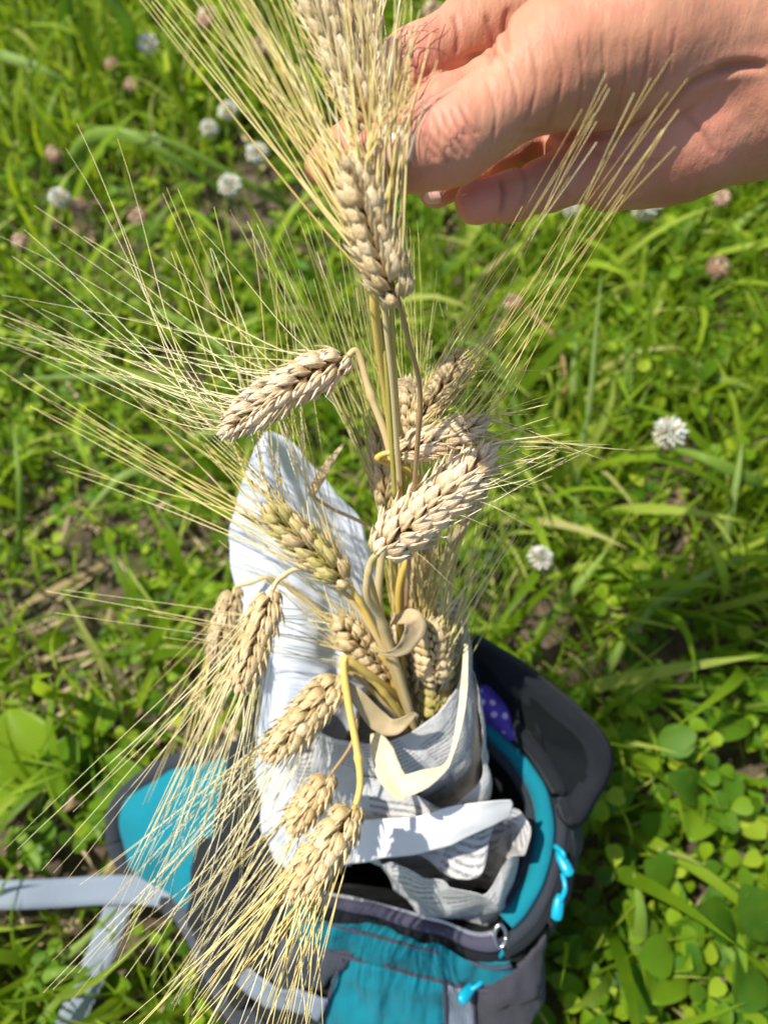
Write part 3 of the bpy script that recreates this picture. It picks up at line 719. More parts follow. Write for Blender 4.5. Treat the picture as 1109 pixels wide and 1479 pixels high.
# padded strap at the left
PAD = [(168,1215,.075),(172,1165,.085),(215,1122,.095),(275,1095,.105),(345,1085,.115),(385,1120,.12),(392,1190,.12),(370,1250,.115),(320,1300,.10),(270,1318,.085),(225,1290,.07),(188,1255,.07)]
po = crom([G(*q) for q in PAD], 80, True); pc = sum(po, Vector())/len(po)
rows = []
for s, dz in [(-.03, -.03), (.0, -.004), (.06, .004), (.2, .011), (.45, .017), (.7, .019), (.97, .019)]:
    rows.append([wr(p.lerp(pc, s)+Vector((0, 0, dz)), 34, .008) for p in po])
V, Fs = grid(rows, True); n_ = 80; V.append(pc+Vector((0, 0, .019))); k = 6*n_; Fs += [(k+j, k+(j+1) % n_, len(V)-1) for j in range(n_)]
pad = mesh('strap_pad', V, Fs, TEAL2, bag, off=bag_loc)
v, f = tube([p+Vector((0, 0, .000)) for p in po]+[po[0]], .0075, 10); mesh('pad_binding', [p-bag_loc for p in v], f, GREYF, pad)
rows = []
for i in range(31):
    f_ = i/30; row = []
    for j in range(9):
        u = j/8; p = G(345+40*f_+u*(55), 1300-200*f_+u*35, .135-.012*f_)
        row.append(p+Vector((0, 0, .006*math.sin(math.pi*u))))
    rows.append(row)
V, Fs = grid(rows); solid(mesh('pad_webbing', V, Fs, RIB, bag, off=bag_loc), .003)
def strap(pts, w_m, name='webbing_strap', mat=WEB, flatup=Vector((0, 0, 1))):
    ps = crom([G(*q) for q in pts], 40); rows = []
    for i, p in enumerate(ps):
        t_ = (ps[min(i+1, 40)]-ps[max(i-1, 0)]).normalized(); s_ = t_.cross(flatup).normalized()
        rows.append([p+s_*w_m*u+Vector((0, 0, .0015*math.sin(i*.5)+.0008*math.cos(u*3+i*.2))) for u in (-.5, -.25, 0, .25, .5)])
    V, Fs = grid(rows); o = mesh(name, V, Fs, mat, bag, off=bag_loc); solid(o, .0016); return o
strap([(330,1330,.085),(250,1292,.082),(170,1285,.075),(80,1290,.07),(0,1292,.068),(-90,1290,.05)], .020)
strap([(200,1275,.070),(175,1300,.070),(150,1370,.062),(122,1430,.058),(95,1500,.05),(70,1570,.03)], .021)
strap([(255,1290,.08),(300,1370,.11),(330,1430,.10),(370,1500,.08)], .020, mat=RIB)
# purple pouch tucked in
pc = G(706, 1022, .205); V = []; Fs = []
for i in range(13):
    a = math.pi*i/12
    for j in range(20):
        q = 2*math.pi*j/20; d = Vector((math.sin(a)*math.cos(q)*.024, math.sin(a)*math.sin(q)*.011, math.cos(a)*.016))
        d = Matrix.Rotation(R(-52), 3, 'Z') @ d; d *= 1+.25*fn(d, 90); V.append(pc+d)
for i in range(12):
    for j in range(20): Fs.append((i*20+j, (i+1)*20+j, (i+1)*20+(j+1) % 20, i*20+(j+1) % 20))
o = mesh('dotted_pouch', V, Fs, PURPLE, off=pc-Vector((0, 0, .016))); o.location = pc-Vector((0, 0, .016)); tag(o, 'purple pouch with white dots tucked behind the newspaper in the bag', 'pouch')

# ------------------------------------------------------------------ paper things
def crumple(p, a=.0035, s=28):
    q = Vector(p); k = Vector((abs(fn(q, s)), abs(fn(q+Vector((9, 2, 4)), s)), abs(fn(q+Vector((1, 8, 3)), s))))
    return q+(k-Vector((.25, .25, .25)))*a*2
def loft_rings(rs, nj, nv, closed=True, cr=.003, s=26):
    R_ = [crom([P(*q) for q in r], nj, closed) for r in rs]
    rows = []; uv = []
    cols = [crom([r[j] for r in R_], nv) for j in range(len(R_[0]))]
    for i in range(nv+1):
        rows.append([crumple(c_[i], cr, s) for c_ in cols])
    V, Fs = grid(rows, closed)
    m_ = len(rows[0])
    cum = [0]
    for j in range(1, m_): cum.append(cum[-1]+(rows[nv//2][j]-rows[nv//2][j-1]).length)
    h = [0]
    for i in range(1, nv+1): h.append(h[-1]+(rows[i][0]-rows[i-1][0]).length)
    uv = [(cum[j], h[i]) for i in range(nv+1) for j in range(m_)]
    return V, Fs, uv
def sheet(name, rs, nj, nv, mat, closed, label, cat, cr=.003, s=26, th=.0004, group=None, parent=None):
    V, Fs, uv = loft_rings(rs, nj, nv, closed, cr, s)
    loc = min(V, key=lambda p: p.z).copy() if parent is None else parent.location
    o = mesh(name, V, Fs, mat, parent, uvs=uv, off=loc)
    if parent is None: o.location = loc
    solid(o, th, 0)
    if label: tag(o, label, cat, group)
    return o
# inner cone: rims first (top), then down
sheet('newspaper_cone', [
  [(668,868,.425),(672,935,.418),(655,1005,.412),(600,1052,.408),(535,1072,.410),(470,1060,.418),(440,1020,.43),(470,960,.445),(540,920,.455),(610,880,.445)],
  [(684,1000,.440),(688,1050,.432),(672,1095,.425),(610,1128,.420),(545,1135,.422),(480,1110,.430),(450,1080,.445),(480,1020,.465),(550,1000,.475),(620,985,.46)],
  [(690,1090,.475),(696,1130,.468),(670,1160,.462),(610,1180,.458),(550,1180,.460),(500,1160,.468),(480,1130,.48),(500,1090,.50),(560,1080,.51),(630,1075,.495)]],
  110, 40, NEWS, True, 'inner newspaper cone holding the barley ears', 'newspaper', .0032, 30)
sheet('newspaper_wrap', [
  [(683,960,.428),(699,1060,.424),(695,1125,.420),(650,1160,.418),(580,1150,.416),(520,1112,.418),(470,1080,.424),(425,1080,.436),(430,1030,.460),(520,990,.475),(620,960,.46)],
  [(692,1020,.440),(704,1100,.436),(702,1165,.430),(650,1205,.428),(580,1200,.426),(515,1180,.428),(462,1150,.434),(425,1140,.446),(440,1090,.475),(530,1050,.485),(630,1020,.47)],
  [(690,1110,.480),(700,1170,.474),(690,1220,.466),(640,1250,.462),(580,1250,.460),(520,1240,.462),(475,1210,.468),(450,1190,.478),(460,1150,.495),(540,1120,.505),(630,1100,.495)]],
  120, 40, NEWS, True, 'outer newspaper sheet wrapped round the cone of barley', 'newspaper', .0045, 30)
sheet('paper_band', [
  [(488,1196,.430),(520,1185,.420),(545,1184,.4155),(600,1181,.413),(650,1166,.412),(700,1160,.414),(738,1158,.420)],
  [(486,1222,.434),(520,1212,.423),(555,1210,.418),(605,1207,.4155),(655,1192,.414),(705,1172,.417),(741,1163,.423)],
  [(484,1250,.440),(520,1246,.428),(560,1237,.422),(610,1232,.420),(660,1216,.419),(705,1194,.422),(737,1178,.427)]],
  60, 14, BAND, False, 'glossy white paper band across the newspaper', 'paper band', .0012, 30, .0006)
sheet('crumpled_newspaper', [
  [(760,1208,.440),(755,1240,.436),(722,1274,.432),(672,1284,.430),(622,1264,.430),(570,1245,.432),(548,1235,.440),(600,1215,.452),(660,1195,.455),(705,1165,.452),(735,1160,.448),(748,1180,.445)],
  [(752,1250,.452),(740,1280,.447),(710,1305,.442),(660,1308,.440),(615,1290,.442),(575,1270,.446),(562,1255,.455),(610,1245,.47),(660,1235,.475),(705,1220,.47),(735,1210,.462),(745,1230,.458)],
  [(722,1320,.480),(716,1340,.478),(700,1348,.474),(660,1340,.472),(625,1325,.472),(600,1308,.474),(590,1290,.482),(620,1280,.495),(660,1280,.498),(695,1280,.495),(715,1285,.49),(722,1300,.485)]],
  120, 36, NEWS, True, 'loose crumpled newspaper bundle beside the wrapped barley', 'newspaper', .0075, 27)
# second inner fold of the loose bundle
sheet('newspaper_fold', [
  [(706,1240,.441),(690,1262,.437),(650,1262,.437),(600,1232,.440),(560,1236,.444)],
  [(718,1190,.444),(690,1205,.440),(650,1215,.438),(610,1220,.440),(570,1228,.446)]],
  40, 16, NEWS, False, 'folded newspaper flap showing print inside the crumpled bundle', 'newspaper', .005, 25)
# tall white sheet
L1 = [(384,622),(362,660),(346,705),(335,760),(335,810),(345,870),(362,930),(376,1000),(372,1060),(366,1130),(380,1200),(410,1262)]
Rr = [(392,622),(428,645),(462,682),(500,725),(530,775),(548,835),(552,900),(545,960),(525,1020),(500,1080),(500,1160),(510,1250)]
rows = []; n_ = 60
lc_ = crom([(a, b_, 0) for a, b_ in L1], n_); rc_ = crom([(a, b_, 0) for a, b_ in Rr], n_)
for i in range(n_+1):
    f = i/n_; row = []
    for j in range(37):
        u = j/36; a = lc_[i].lerp(rc_[i], u); d = .405+.075*f**1.2 + .010*math.cos(math.pi*(u-.35)*1.6)*-1 - .004*math.exp(-((u-.62)/.05)**2)*math.sin(f*8)
        row.append(crumple(P(a.x, a.y, d), .0022+.003*f, 30))
    rows.append(row)
V, Fs = grid(rows); loc = P(440, 1255, .485); o = mesh('white_sheet', V, Fs, WHITE, off=loc); o.location = loc; solid(o, .0006)
tag(o, 'tall folded bluish white plastic sheet standing behind the barley', 'plastic sheet')

# ------------------------------------------------------------------ barley
def kernel_mesh(seed, slim=1.0):
    q = random.Random(seed); parts = []
    def lobe(base, dirv, L, w_, th, seg, rg, curve, tiplen):
        V = []; Fs = []
        side = Vector((1, 0, 0)); d = Vector(dirv).normalized(); side = (side-d*side.dot(d)).normalized(); nn = d.cross(side)
        for i in range(rg+1):
            f = i/rg
            rr = .45+.55*math.sin(min(1, f/.36)*math.pi/2) if f < .36 else max(.03, 1-((f-.36)/.64)**1.45)
            c_ = Vector(base)+d*L*f+nn*curve*math.sin(math.pi*f)*L
            for k in range(seg):
                a = 2*math.pi*k/seg; keel = 1+.10*math.cos(5*a)*(1 if rr > .3 else 0)
                V.append(c_+side*math.cos(a)*w_*rr*keel+nn*math.sin(a)*th*rr*keel)
        for i in range(rg):
            for k in range(seg): a = i*seg+k; b = i*seg+(k+1) % seg; Fs.append((a, b, b+seg, a+seg))
        return V, Fs
    parts.append(lobe((0, 0, 0), (0, 0, 1), 1, .175*slim, .15*slim, 14, 11, -.07, .62))
    for s_ in (-1, 1):
        parts.append(lobe((s_*.09*slim, -.05, -.03), (s_*.15+q.uniform(-.06, .06), -.09, 1), q.uniform(.8, 1.12), .062, .035, 6, 7, -.04, .5))
    V, Fs = merge(parts); me = bpy.data.meshes.new('kernel'); me.from_pydata([tuple(v) for v in V], [], Fs)
    me.polygons.foreach_set('use_smooth', [True]*len(me.polygons)); return me
KM = {}
def kmesh(mat, i):
    if (mat.name, i) not in KM:
        me = kernel_mesh(i, 1-.06*i); me.materials.append(mat); KM[(mat.name, i)] = me
    return KM[(mat.name, i)]
def frame_mat(pos, z, xh, sc):
    z = z.normalized(); x_ = (xh-z*xh.dot(z)).normalized(); y_ = z.cross(x_)
    M = Matrix((x_, y_, z)).transposed().to_4x4()
    return Matrix.Translation(pos) @ M @ Matrix.Diagonal((*sc, 1))
def awn_tube(a, d0, e, r0, sag, n=11):
    L = (e-a).length; c1 = a+d0*L*.22; mid = a.lerp(e, .55)+Vector(sag)*L
    pts = []
    for i in range(n+1):
        f = i/n; pts.append((1-f)**3*a+3*(1-f)**2*f*c1+3*(1-f)*f*f*mid+f**3*e)
    return tube(pts, [r0*(1-.72*(i/n)**1.1) for i in range(n+1)], 5, .65)
def stalk(label, stem, base, tip, wpx, fans, nawn=26, nodes=13, kmat=K_GOLD, amat=AWN_GOLD, smat=STEM, srad=.0011, flare=.36, roll=0.0, bend=0.0, klen=1.0, awn_r=.00036, kmix=None, short=0, spec_n=1, leaf=None):
    """base, tip: (px,py,d); fans: list of ((px,py,d),(px,py,d)) segments on which awn ends lie"""
    nodes = round(nodes*1.3); q = random.Random(label); A, B = P(*base), P(*tip); Lr = (B-A).length
    ax = (B-A).normalized(); view = (CAM-A).normalized(); side = ax.cross(view).normalized(); fr = side.cross(ax).normalized()
    side, fr = side*math.cos(roll)+fr*math.sin(roll), fr*math.cos(roll)-side*math.sin(roll)
    loc = P(*stem[0]) if stem else A
    th = thing('barley_stalk', label, 'barley', loc, 'barley ears of the bunch')
    if stem:
        pts = crom([P(*s_) for s_ in stem]+[A], 8*len(stem)); n = len(pts)
        v, f = tube(pts, [srad*(1.25-.45*i/n)*(1+.42*math.exp(-((i-n*.38)/.7)**2)+.38*math.exp(-((i-n*.74)/.7)**2)) for i in range(n)], 9); mesh('stem', v, f, smat, th, off=loc)
        for k in range(1, len(stem)):           # nodes of the straw
            pass
    cl = [A.lerp(B, f)+side*bend*math.sin(math.pi*f)*Lr for f in [i/12 for i in range(13)]]
    v, f = tube(cl, [.0011]*13, 6); ear = mesh('ear', v, f, smat, th, off=loc)
    def cpt(f):
        f = min(max(f, 0), 1)*12; i = min(int(f), 11); return cl[i].lerp(cl[i+1], f-i)
    tips = []; wm = .86*wpx/F*((A-CAM).dot(AZ))
    KL = Lr/nodes*3.45*klen
    for i in range(nodes+1):
        f = i/(nodes+.6); s_ = 1 if i % 2 else -1
        tp = 1-.45*max(0, (f-.7)/.3) - .30*max(0, (.12-f)/.12)
        for az in (-64, -21, 21, 64):
            a = R(az)+(0 if s_ > 0 else math.pi)+q.gauss(0, .07)
            rd = side*math.cos(a)+fr*math.sin(a)
            p = cpt(f+q.gauss(0, .007)+(.018 if abs(az) > 40 else 0))+rd*wm*.16*tp
            fl = flare*(1.15 if az == 0 else .95)*q.uniform(.8, 1.25)*(1.2-.5*f)
            z = ax+rd*fl*(.62 if abs(az) > 40 else 1)+side*(s_*(.20 if abs(az) > 40 else 0)+q.gauss(0, .05))
            kl = KL*q.uniform(.85, 1.1)*tp; kw = wm*q.uniform(.80, 1.0)*tp
            km = kmat if kmix is None or q.random() > kmix[1] else kmix[0]
            o = bpy.data.objects.new('kernel', kmesh(km, q.randint(0, 2))); C.objects.link(o); o.parent = ear
            o.matrix_local = Matrix.Translation(-loc) @ frame_mat(p, z, ax.cross(rd), (kw, kw, kl))
            tips.append((p+z.normalized()*kl*.9, z.normalized(), rd))
    # terminal kernel
    o = bpy.data.objects.new('kernel', kmesh(kmat, 0)); C.objects.link(o); o.parent = ear
    o.matrix_local = Matrix.Translation(-loc) @ frame_mat(cpt(1)-ax*KL*.2, ax, side, (wm*.7, wm*.7, KL*.8)); tips.append((B+ax*KL*.5, ax, side))
    q.shuffle(tips)
    for i in range(int(nawn*1.45) if fans else 0):
        a, z, rd = tips[i % len(tips)]
        best = None
        for _ in range(3):
            (s0, s1) = fans[q.randrange(len(fans)) if _ else i % len(fans)]; u = q.random()
            e_ = P(*[s0[k]+(s1[k]-s0[k])*u for k in range(3)]); sc_ = (e_-a).normalized().dot(z)
            if best is None or sc_ > best[0]: best = (sc_, e_)
        e = best[1]+Vector((q.gauss(0, .004), q.gauss(0, .004), q.gauss(0, .004)))
        if q.random() < .35: e = a.lerp(e, q.uniform(.55, .9))
        d0 = (z*.6+(e-a).normalized()*.7).normalized()
        v, f = awn_tube(a-z*.002, d0, e, awn_r*.98*q.uniform(.7, 1.3), (q.gauss(0, .012), q.gauss(0, .012), q.gauss(0, .012)))
        mesh('awn', v, f, amat if q.random() < .8 else AWN_PALE, ear, off=loc)
    if short:          # fine bristles left on broken husks
        bits = []
        for i in range(short):
            a, z, rd = tips[q.randrange(len(tips))]; d = (z+rd*.9+Vector((q.gauss(0, .25), q.gauss(0, .25), q.gauss(0, .25)))).normalized()
            e = a+d*q.uniform(.012, .032)
            bits.append(awn_tube(a-z*.001, z, e, .00014, (0, 0, q.gauss(0, .03)), 5))
        v, f = merge(bits); o = mesh('bristles', v, f, AWN_PALE, ear, off=loc); o['kind'] = 'stuff'
    return th
def ribbon(pts, wds, parent, loc, mat, name='dry_leaf', twist=(0, 0), fold=.25):
    ps = crom([P(*p_) for p_ in pts], 40); n = 40; rows = []; L = 0; uv = []
    for i, p in enumerate(ps):
        t_ = (ps[min(i+1, n)]-ps[max(i-1, 0)]).normalized(); tv = (CAM-p).normalized(); s_ = t_.cross(tv).normalized(); nv_ = s_.cross(t_)
        f = i/n; k = f*(len(wds)-1); k0 = min(int(k), len(wds)-2); wd = wds[k0]+(wds[k0+1]-wds[k0])*(k-k0); wd = wd/F*(p-CAM).dot(AZ)/2
        a = twist[0]+(twist[1]-twist[0])*f; sd = s_*math.cos(a)+nv_*math.sin(a); n2_ = nv_*math.cos(a)-s_*math.sin(a)
        row = []
        for j in range(7):
            u = j/3-1; row.append(p+sd*u*wd-n2_*(1-u*u)*wd*fold+n2_*.0006*fn((i*.3, j, 1)))
            uv.append((u*.5+.5, f*4))
        rows.append(row)
    V, Fs = grid(rows); o = mesh(name, V, Fs, mat, parent, uvs=uv, off=loc); solid(o, .0002); return o

# ears held in the hand
s1 = stalk('fat golden ear nearest the camera, hanging from the thumb tip', [(580,1000,.44),(590,820,.37),(603,640,.31),(606,560,.290),(592,500,.268),(578,445,.252)][0:6], (577,440,.250), (514,243,.232), 92,
  [((150,-60,.235),(330,-60,.225)), ((330,-60,.225),(470,-60,.22)), ((180,-40,.235),(420,-60,.225)), ((540,30,.222),(620,0,.224)), ((450,-60,.22),(560,-60,.22)), ((560,-40,.22),(600,120,.224)), ((200,-60,.23),(440,-60,.22))], 66, 12, K_GOLD, AWN_GOLD, STEM_B, .0010, .46, roll=.1, klen=1.1, awn_r=.00040, bend=-.03)
stalk('upper ear with pale tipped husks running off the top edge', [(577,700,.335),(567,560,.30),(552,420,.275),(545,300,.262),(547,215,.256)], (545,205,.256), (440,-45,.245), 72,
  [((320,-160,.24),(500,-160,.235)), ((400,-160,.24),(560,-100,.235))], 26, 15, K_GREY, AWN_GOLD, STEM, .0010, .42, bend=-.02, awn_r=.00036)
stalk('half hidden ear behind the awns beside the thumbnail', [(570,720,.34),(560,560,.31),(548,400,.285),(548,250,.263)], (553,200,.262), (500,-60,.255), 58,
  [((460,-160,.25),(600,-120,.25)), ((560,-100,.25),(640,-60,.25))], 22, 14, K_PALE, AWN_PALE, STEM_G, .0009, .40)
# leftmost ear
stalk('pale ear bent out to the left on a kinked straw', [(598,1050,.43),(572,960,.405),(548,880,.385),(552,800,.37),(572,720,.357),(560,640,.348),(535,570,.342),(517,510,.338)], (503,514,.337), (335,615,.325), 78,
  [((0,420,.36),(60,250,.35)), ((50,240,.35),(115,190,.35)), ((110,190,.34),(180,60,.34)), ((0,500,.36),(0,420,.36)), ((200,250,.34),(250,330,.34)), ((150,170,.34),(300,300,.34))], 26, 12, K_PALE, AWN_PALE, STEM, .0019, .44, awn_r=.00030, bend=.03, short=14)
stalk('short ear with yellow green kernels in front of the white sheet', [(590,1050,.43),(565,980,.41),(545,920,.395),(520,870,.385)], (505,845,.380), (395,742,.365), 66,
  [((0,500,.37),(90,710,.38)), ((60,690,.38),(260,560,.36)), ((215,270,.35),(340,300,.35)), ((340,300,.35),(440,480,.355)), ((100,500,.37),(300,560,.36)), ((400,420,.35),(470,560,.355)), ((130,720,.38),(240,560,.37))], 34, 10, K_GOLD, AWN_GOLD, STEM_Y, .0016, .30, kmix=(K_GREEN, .6), awn_r=.00042)
stalk('upright ear leaning right, uppermost of the right hand cluster', [(590,1000,.43),(580,850,.395),(585,700,.37)], (598,618,.352), (664,522,.345), 70,
  [((815,180,.226),(845,140,.224)), ((845,150,.224),(885,105,.222)), ((820,190,.226),(860,150,.226)), ((720,500,.33),(800,560,.34)), ((700,480,.33),(780,400,.33))], 20, 9, K_GOLD, AWN_GOLD, STEM, .0013, .36, short=20, awn_r=.00036)
stalk('small shadowed ear directly behind the brown stem', [(590,1000,.44),(578,800,.40)], (592,650,.372), (592,555,.368), 58, [((560,300,.36),(640,420,.36)), ((500,420,.36),(560,300,.36))], 14, 9, K_GREY, AWN_GREEN, STEM_G, .0012, .30, short=10)
stalk('ear lying level to the right on a bent yellow straw', [(585,1000,.425),(575,860,.388),(600,780,.37),(612,720,.362),(590,680,.354),(548,664,.344),(556,655,.340)], (572,655,.339), (690,615,.332), 66,
  [((925,190,.222),(960,140,.22)), ((950,150,.22),(985,90,.218)), ((955,210,.22),(985,160,.22)), ((820,640,.33),(910,645,.34)), ((760,560,.33),(830,620,.33)), ((700,760,.34),(830,690,.34))], 26, 9, K_PALE, AWN_GOLD, STEM_Y, .0016, .42, short=26, awn_r=.00034)
stalk('largest pale ear, slanting up to the right of centre', [(600,1055,.425),(578,980,.40),(552,900,.375),(530,860,.358),(535,815,.347)], (545,800,.342), (700,662,.328), 96,
  [((800,640,.32),(900,640,.33)), ((760,690,.32),(830,650,.32)), ((720,850,.34),(800,760,.34))], 9, 12, K_PALE, AWN_PALE, STEM, .0019, .46, short=44, klen=1.05)
# hidden upright ears in the middle with green awns
stalk('slim green awned ear hidden behind the middle straws', [(590,1010,.45),(575,850,.415)], (560,745,.392), (545,625,.378), 50,
  [((380,330,.35),(480,300,.35)), ((330,280,.35),(420,380,.35)), ((480,280,.35),(560,330,.35)), ((420,420,.35),(520,300,.35))], 30, 10, K_GOLD, AWN_GREEN, STEM_G, .0013, .26, awn_r=.00032)
stalk('dim ear half hidden behind the largest pale ear', [(600,1010,.45)], (600,900,.42), (610,780,.40), 52,
  [((480,420,.36),(620,330,.36)), ((620,620,.38),(720,640,.38)), ((560,420,.36),(600,300,.36))], 18, 10, K_GOLD, AWN_GREEN, STEM_G, .0013, .26)
# ears drooping over the left
stalk('drooping ear over the white sheet, upper of the left pair', [(585,1040,.43),(560,950,.40),(500,860,.385),(440,822,.378),(405,835,.376)], (394,852,.375), (347,985,.36), 74,
  [((-20,1215,.33),(90,1250,.34)), ((160,1290,.34),(240,1280,.35)), ((240,1290,.35),(330,1300,.36)), ((120,1420,.34),(250,1330,.35)), ((330,1300,.36),(380,1180,.37)), ((180,1240,.34),(300,1240,.36))], 34, 11, K_GOLD, AWN_PALE, STEM, .0014, .30, awn_r=.00034)
stalk('blurred dark ear tucked behind the left drooping ear', [(560,1000,.44),(480,900,.43),(400,838,.42),(362,842,.418)], (340,848,.417), (312,945,.41), 54,
  [((120,960,.42),(260,1060,.42)), ((200,1150,.42),(300,1200,.42))], 16, 10, K_GREY, AWN_GOLD, STEM, .0012, .26)
stalk('drooping ear beside the newspaper rim, lower of the left pair', [(590,1050,.425),(570,1020,.408),(540,985,.395),(510,965,.388)], (492,975,.386), (392,1085,.368), 76,
  [((60,1440,.34),(150,1380,.34)), ((150,1260,.35),(240,1240,.36)), ((240,1300,.35),(330,1330,.36)), ((200,1400,.34),(300,1440,.35)), ((240,1180,.36),(330,1200,.37))], 28, 11, K_GOLD, AWN_PALE, STEM_Y, .0016, .30, awn_r=.00034, bend=-.03)
stalk('small yellowish ear hanging on a thin straw in front of the sheet', [(575,1040,.42),(540,1000,.405),(520,1020,.396),(510,1070,.388)], (478,1118,.380), (424,1192,.370), 66,
  [((230,1420,.34),(300,1479,.35)), ((140,1400,.34),(260,1340,.35)), ((300,1400,.35),(380,1430,.36))], 18, 8, K_GOLD, AWN_PALE, STEM_B, .0010, .28)
stalk('lowest golden ear hanging on a thick yellow hooked straw', [(580,1010,.42),(540,980,.395),(510,958,.384),(496,956,.381),(502,1010,.377),(515,1080,.372),(520,1130,.368)], (514,1162,.365), (428,1290,.345), 84,
  [((180,1490,.31),(300,1510,.31)), ((300,1510,.31),(420,1510,.32)), ((420,1500,.32),(480,1480,.33)), ((230,1400,.32),(330,1470,.32)), ((340,1510,.31),(450,1510,.32))], 42, 10, K_GOLD, AWN_GOLD, STEM_Y, .0020, .30, awn_r=.00042)
# ears standing in the newspaper mouth
stalk('ear in the newspaper mouth left of the thick straw', [(595,1080,.45)], (568,985,.418), (492,900,.395), 74,
  [((80,860,.37),(110,890,.37)), ((120,905,.38),(250,870,.38)), ((350,800,.38),(300,720,.37)), ((300,870,.38),(360,890,.38)), ((400,620,.36),(480,560,.36))], 24, 11, K_GOLD, AWN_GOLD, STEM, .0014, .30, awn_r=.00040)
stalk('shadowed ear in the newspaper mouth behind the torn leaf', [(600,1085,.46)], (595,1000,.43), (582,895,.41), 60,
  [((540,560,.38),(620,620,.38)), ((620,640,.38),(680,700,.38)), ((560,650,.38),(600,560,.38))], 18, 11, K_GREY, AWN_GOLD, STEM, .0014, .28)
stalk('blocky ear standing at the right of the newspaper mouth', [(610,1080,.45)], (628,985,.412), (622,898,.392), 82,
  [((690,640,.37),(780,690,.37)), ((740,740,.37),(800,690,.37)), ((760,830,.38),(765,945,.385)), ((560,640,.36),(660,640,.36)), ((620,700,.36),(720,700,.37)), ((560,700,.36),(620,620,.36))], 36, 11, K_GOLD, AWN_GOLD, STEM, .0014, .30, awn_r=.00040)
stalk('green unripe ear low inside the newspaper mouth', [(620,1090,.46)], (628,1040,.438), (630,950,.418), 84,
  [((700,700,.38),(790,720,.38)), ((640,680,.38),(720,700,.38)), ((720,780,.39),(790,740,.38)), ((600,640,.38),(660,620,.38))], 34, 9, K_GREEN, AWN_GREEN, STEM_G, .0016, .26, kmix=(K_GOLD, .15))
# loose straws and dry leaves
def straw(pts, r, mat, label):
    ps = crom([P(*p_) for p_ in pts], 10*len(pts)); n = len(ps)
    th = thing('straw', label, 'straw', ps[0], 'bare straws in the bunch')
    v, f = tube(ps, [r]*n, 9); mesh('stem', v, f, mat, th, off=ps[0]); return th, ps
straw([(580,760,.375),(562,600,.33),(545,480,.295),(540,415,.281),(545,300,.266)], .0019, STEM_Y, 'thick golden straw rising to the fingers, left of a thinner olive one')
straw([(590,770,.38),(574,600,.335),(566,480,.30),(562,300,.27)], .0013, STEM_G, 'olive straw rising to the fingers beside the golden one')
straw([(600,1060,.44),(640,900,.42),(655,800,.40),(668,720,.39)], .0013, STEM, 'pale straw behind the largest ear')
th, ps = straw([(602,1060,.425),(570,975,.400),(545,880,.376),(531,830,.357)], .0021, STEM, 'thick jointed straw in the middle of the newspaper mouth')
ribbon([(560,900,.385),(590,890,.375),(600,905,.372),(585,935,.372),(560,945,.376),(535,935,.382)], [4,26,38,26,10,3], th, th.location, DRY, twist=(.3, .9))
th, ps = straw([(600,1080,.43),(575,1040,.415),(530,990,.400),(490,960,.392)], .0014, STEM, 'dry straw with curled leaves at the newspaper rim')
ribbon([(478,975,.385),(510,1000,.383),(545,1040,.388),(570,1050,.388),(600,1030,.385)], [4,20,30,24,6], th, th.location, DRY, twist=(.2, -.5))
ribbon([(542,1058,.398),(552,1085,.386),(562,1115,.380),(578,1138,.378),(585,1141,.378)], [14,34,38,34,26], th, th.location, CREAM, twist=(.1, .2), fold=.12)
ribbon([(572,1141,.378),(590,1134,.377),(615,1124,.379),(640,1110,.384),(652,1090,.389),(664,1040,.395),(670,990,.400),(673,930,.406)], [24,30,26,10,5,10,11,5], th, th.location, CREAM, twist=(-.1, .3), fold=.15)
th, ps = straw([(600,1000,.42),(620,900,.40),(645,800,.385)], .0010, STEM, 'thin straw carrying a tan leaf right of the largest ear')
ribbon([(640,820,.382),(662,770,.378),(690,730,.375),(705,705,.374)], [3,16,12,2], th, th.location, DRY)
th, ps = straw([(575,900,.41),(560,800,.40),(530,760,.395),(480,735,.39),(450,716,.386)], .0010, STEM, 'thin straw carrying a curled brown leaf over the white sheet')
ribbon([(448,718,.385),(462,690,.383),(478,665,.381),(497,640,.38)], [10,16,12,3], th, th.location, DRY, twist=(.2, .6))
ribbon([(600,570,.345),(588,555,.343),(572,552,.343),(568,562,.345)], [6,10,10,3], th, th.location, DRY)

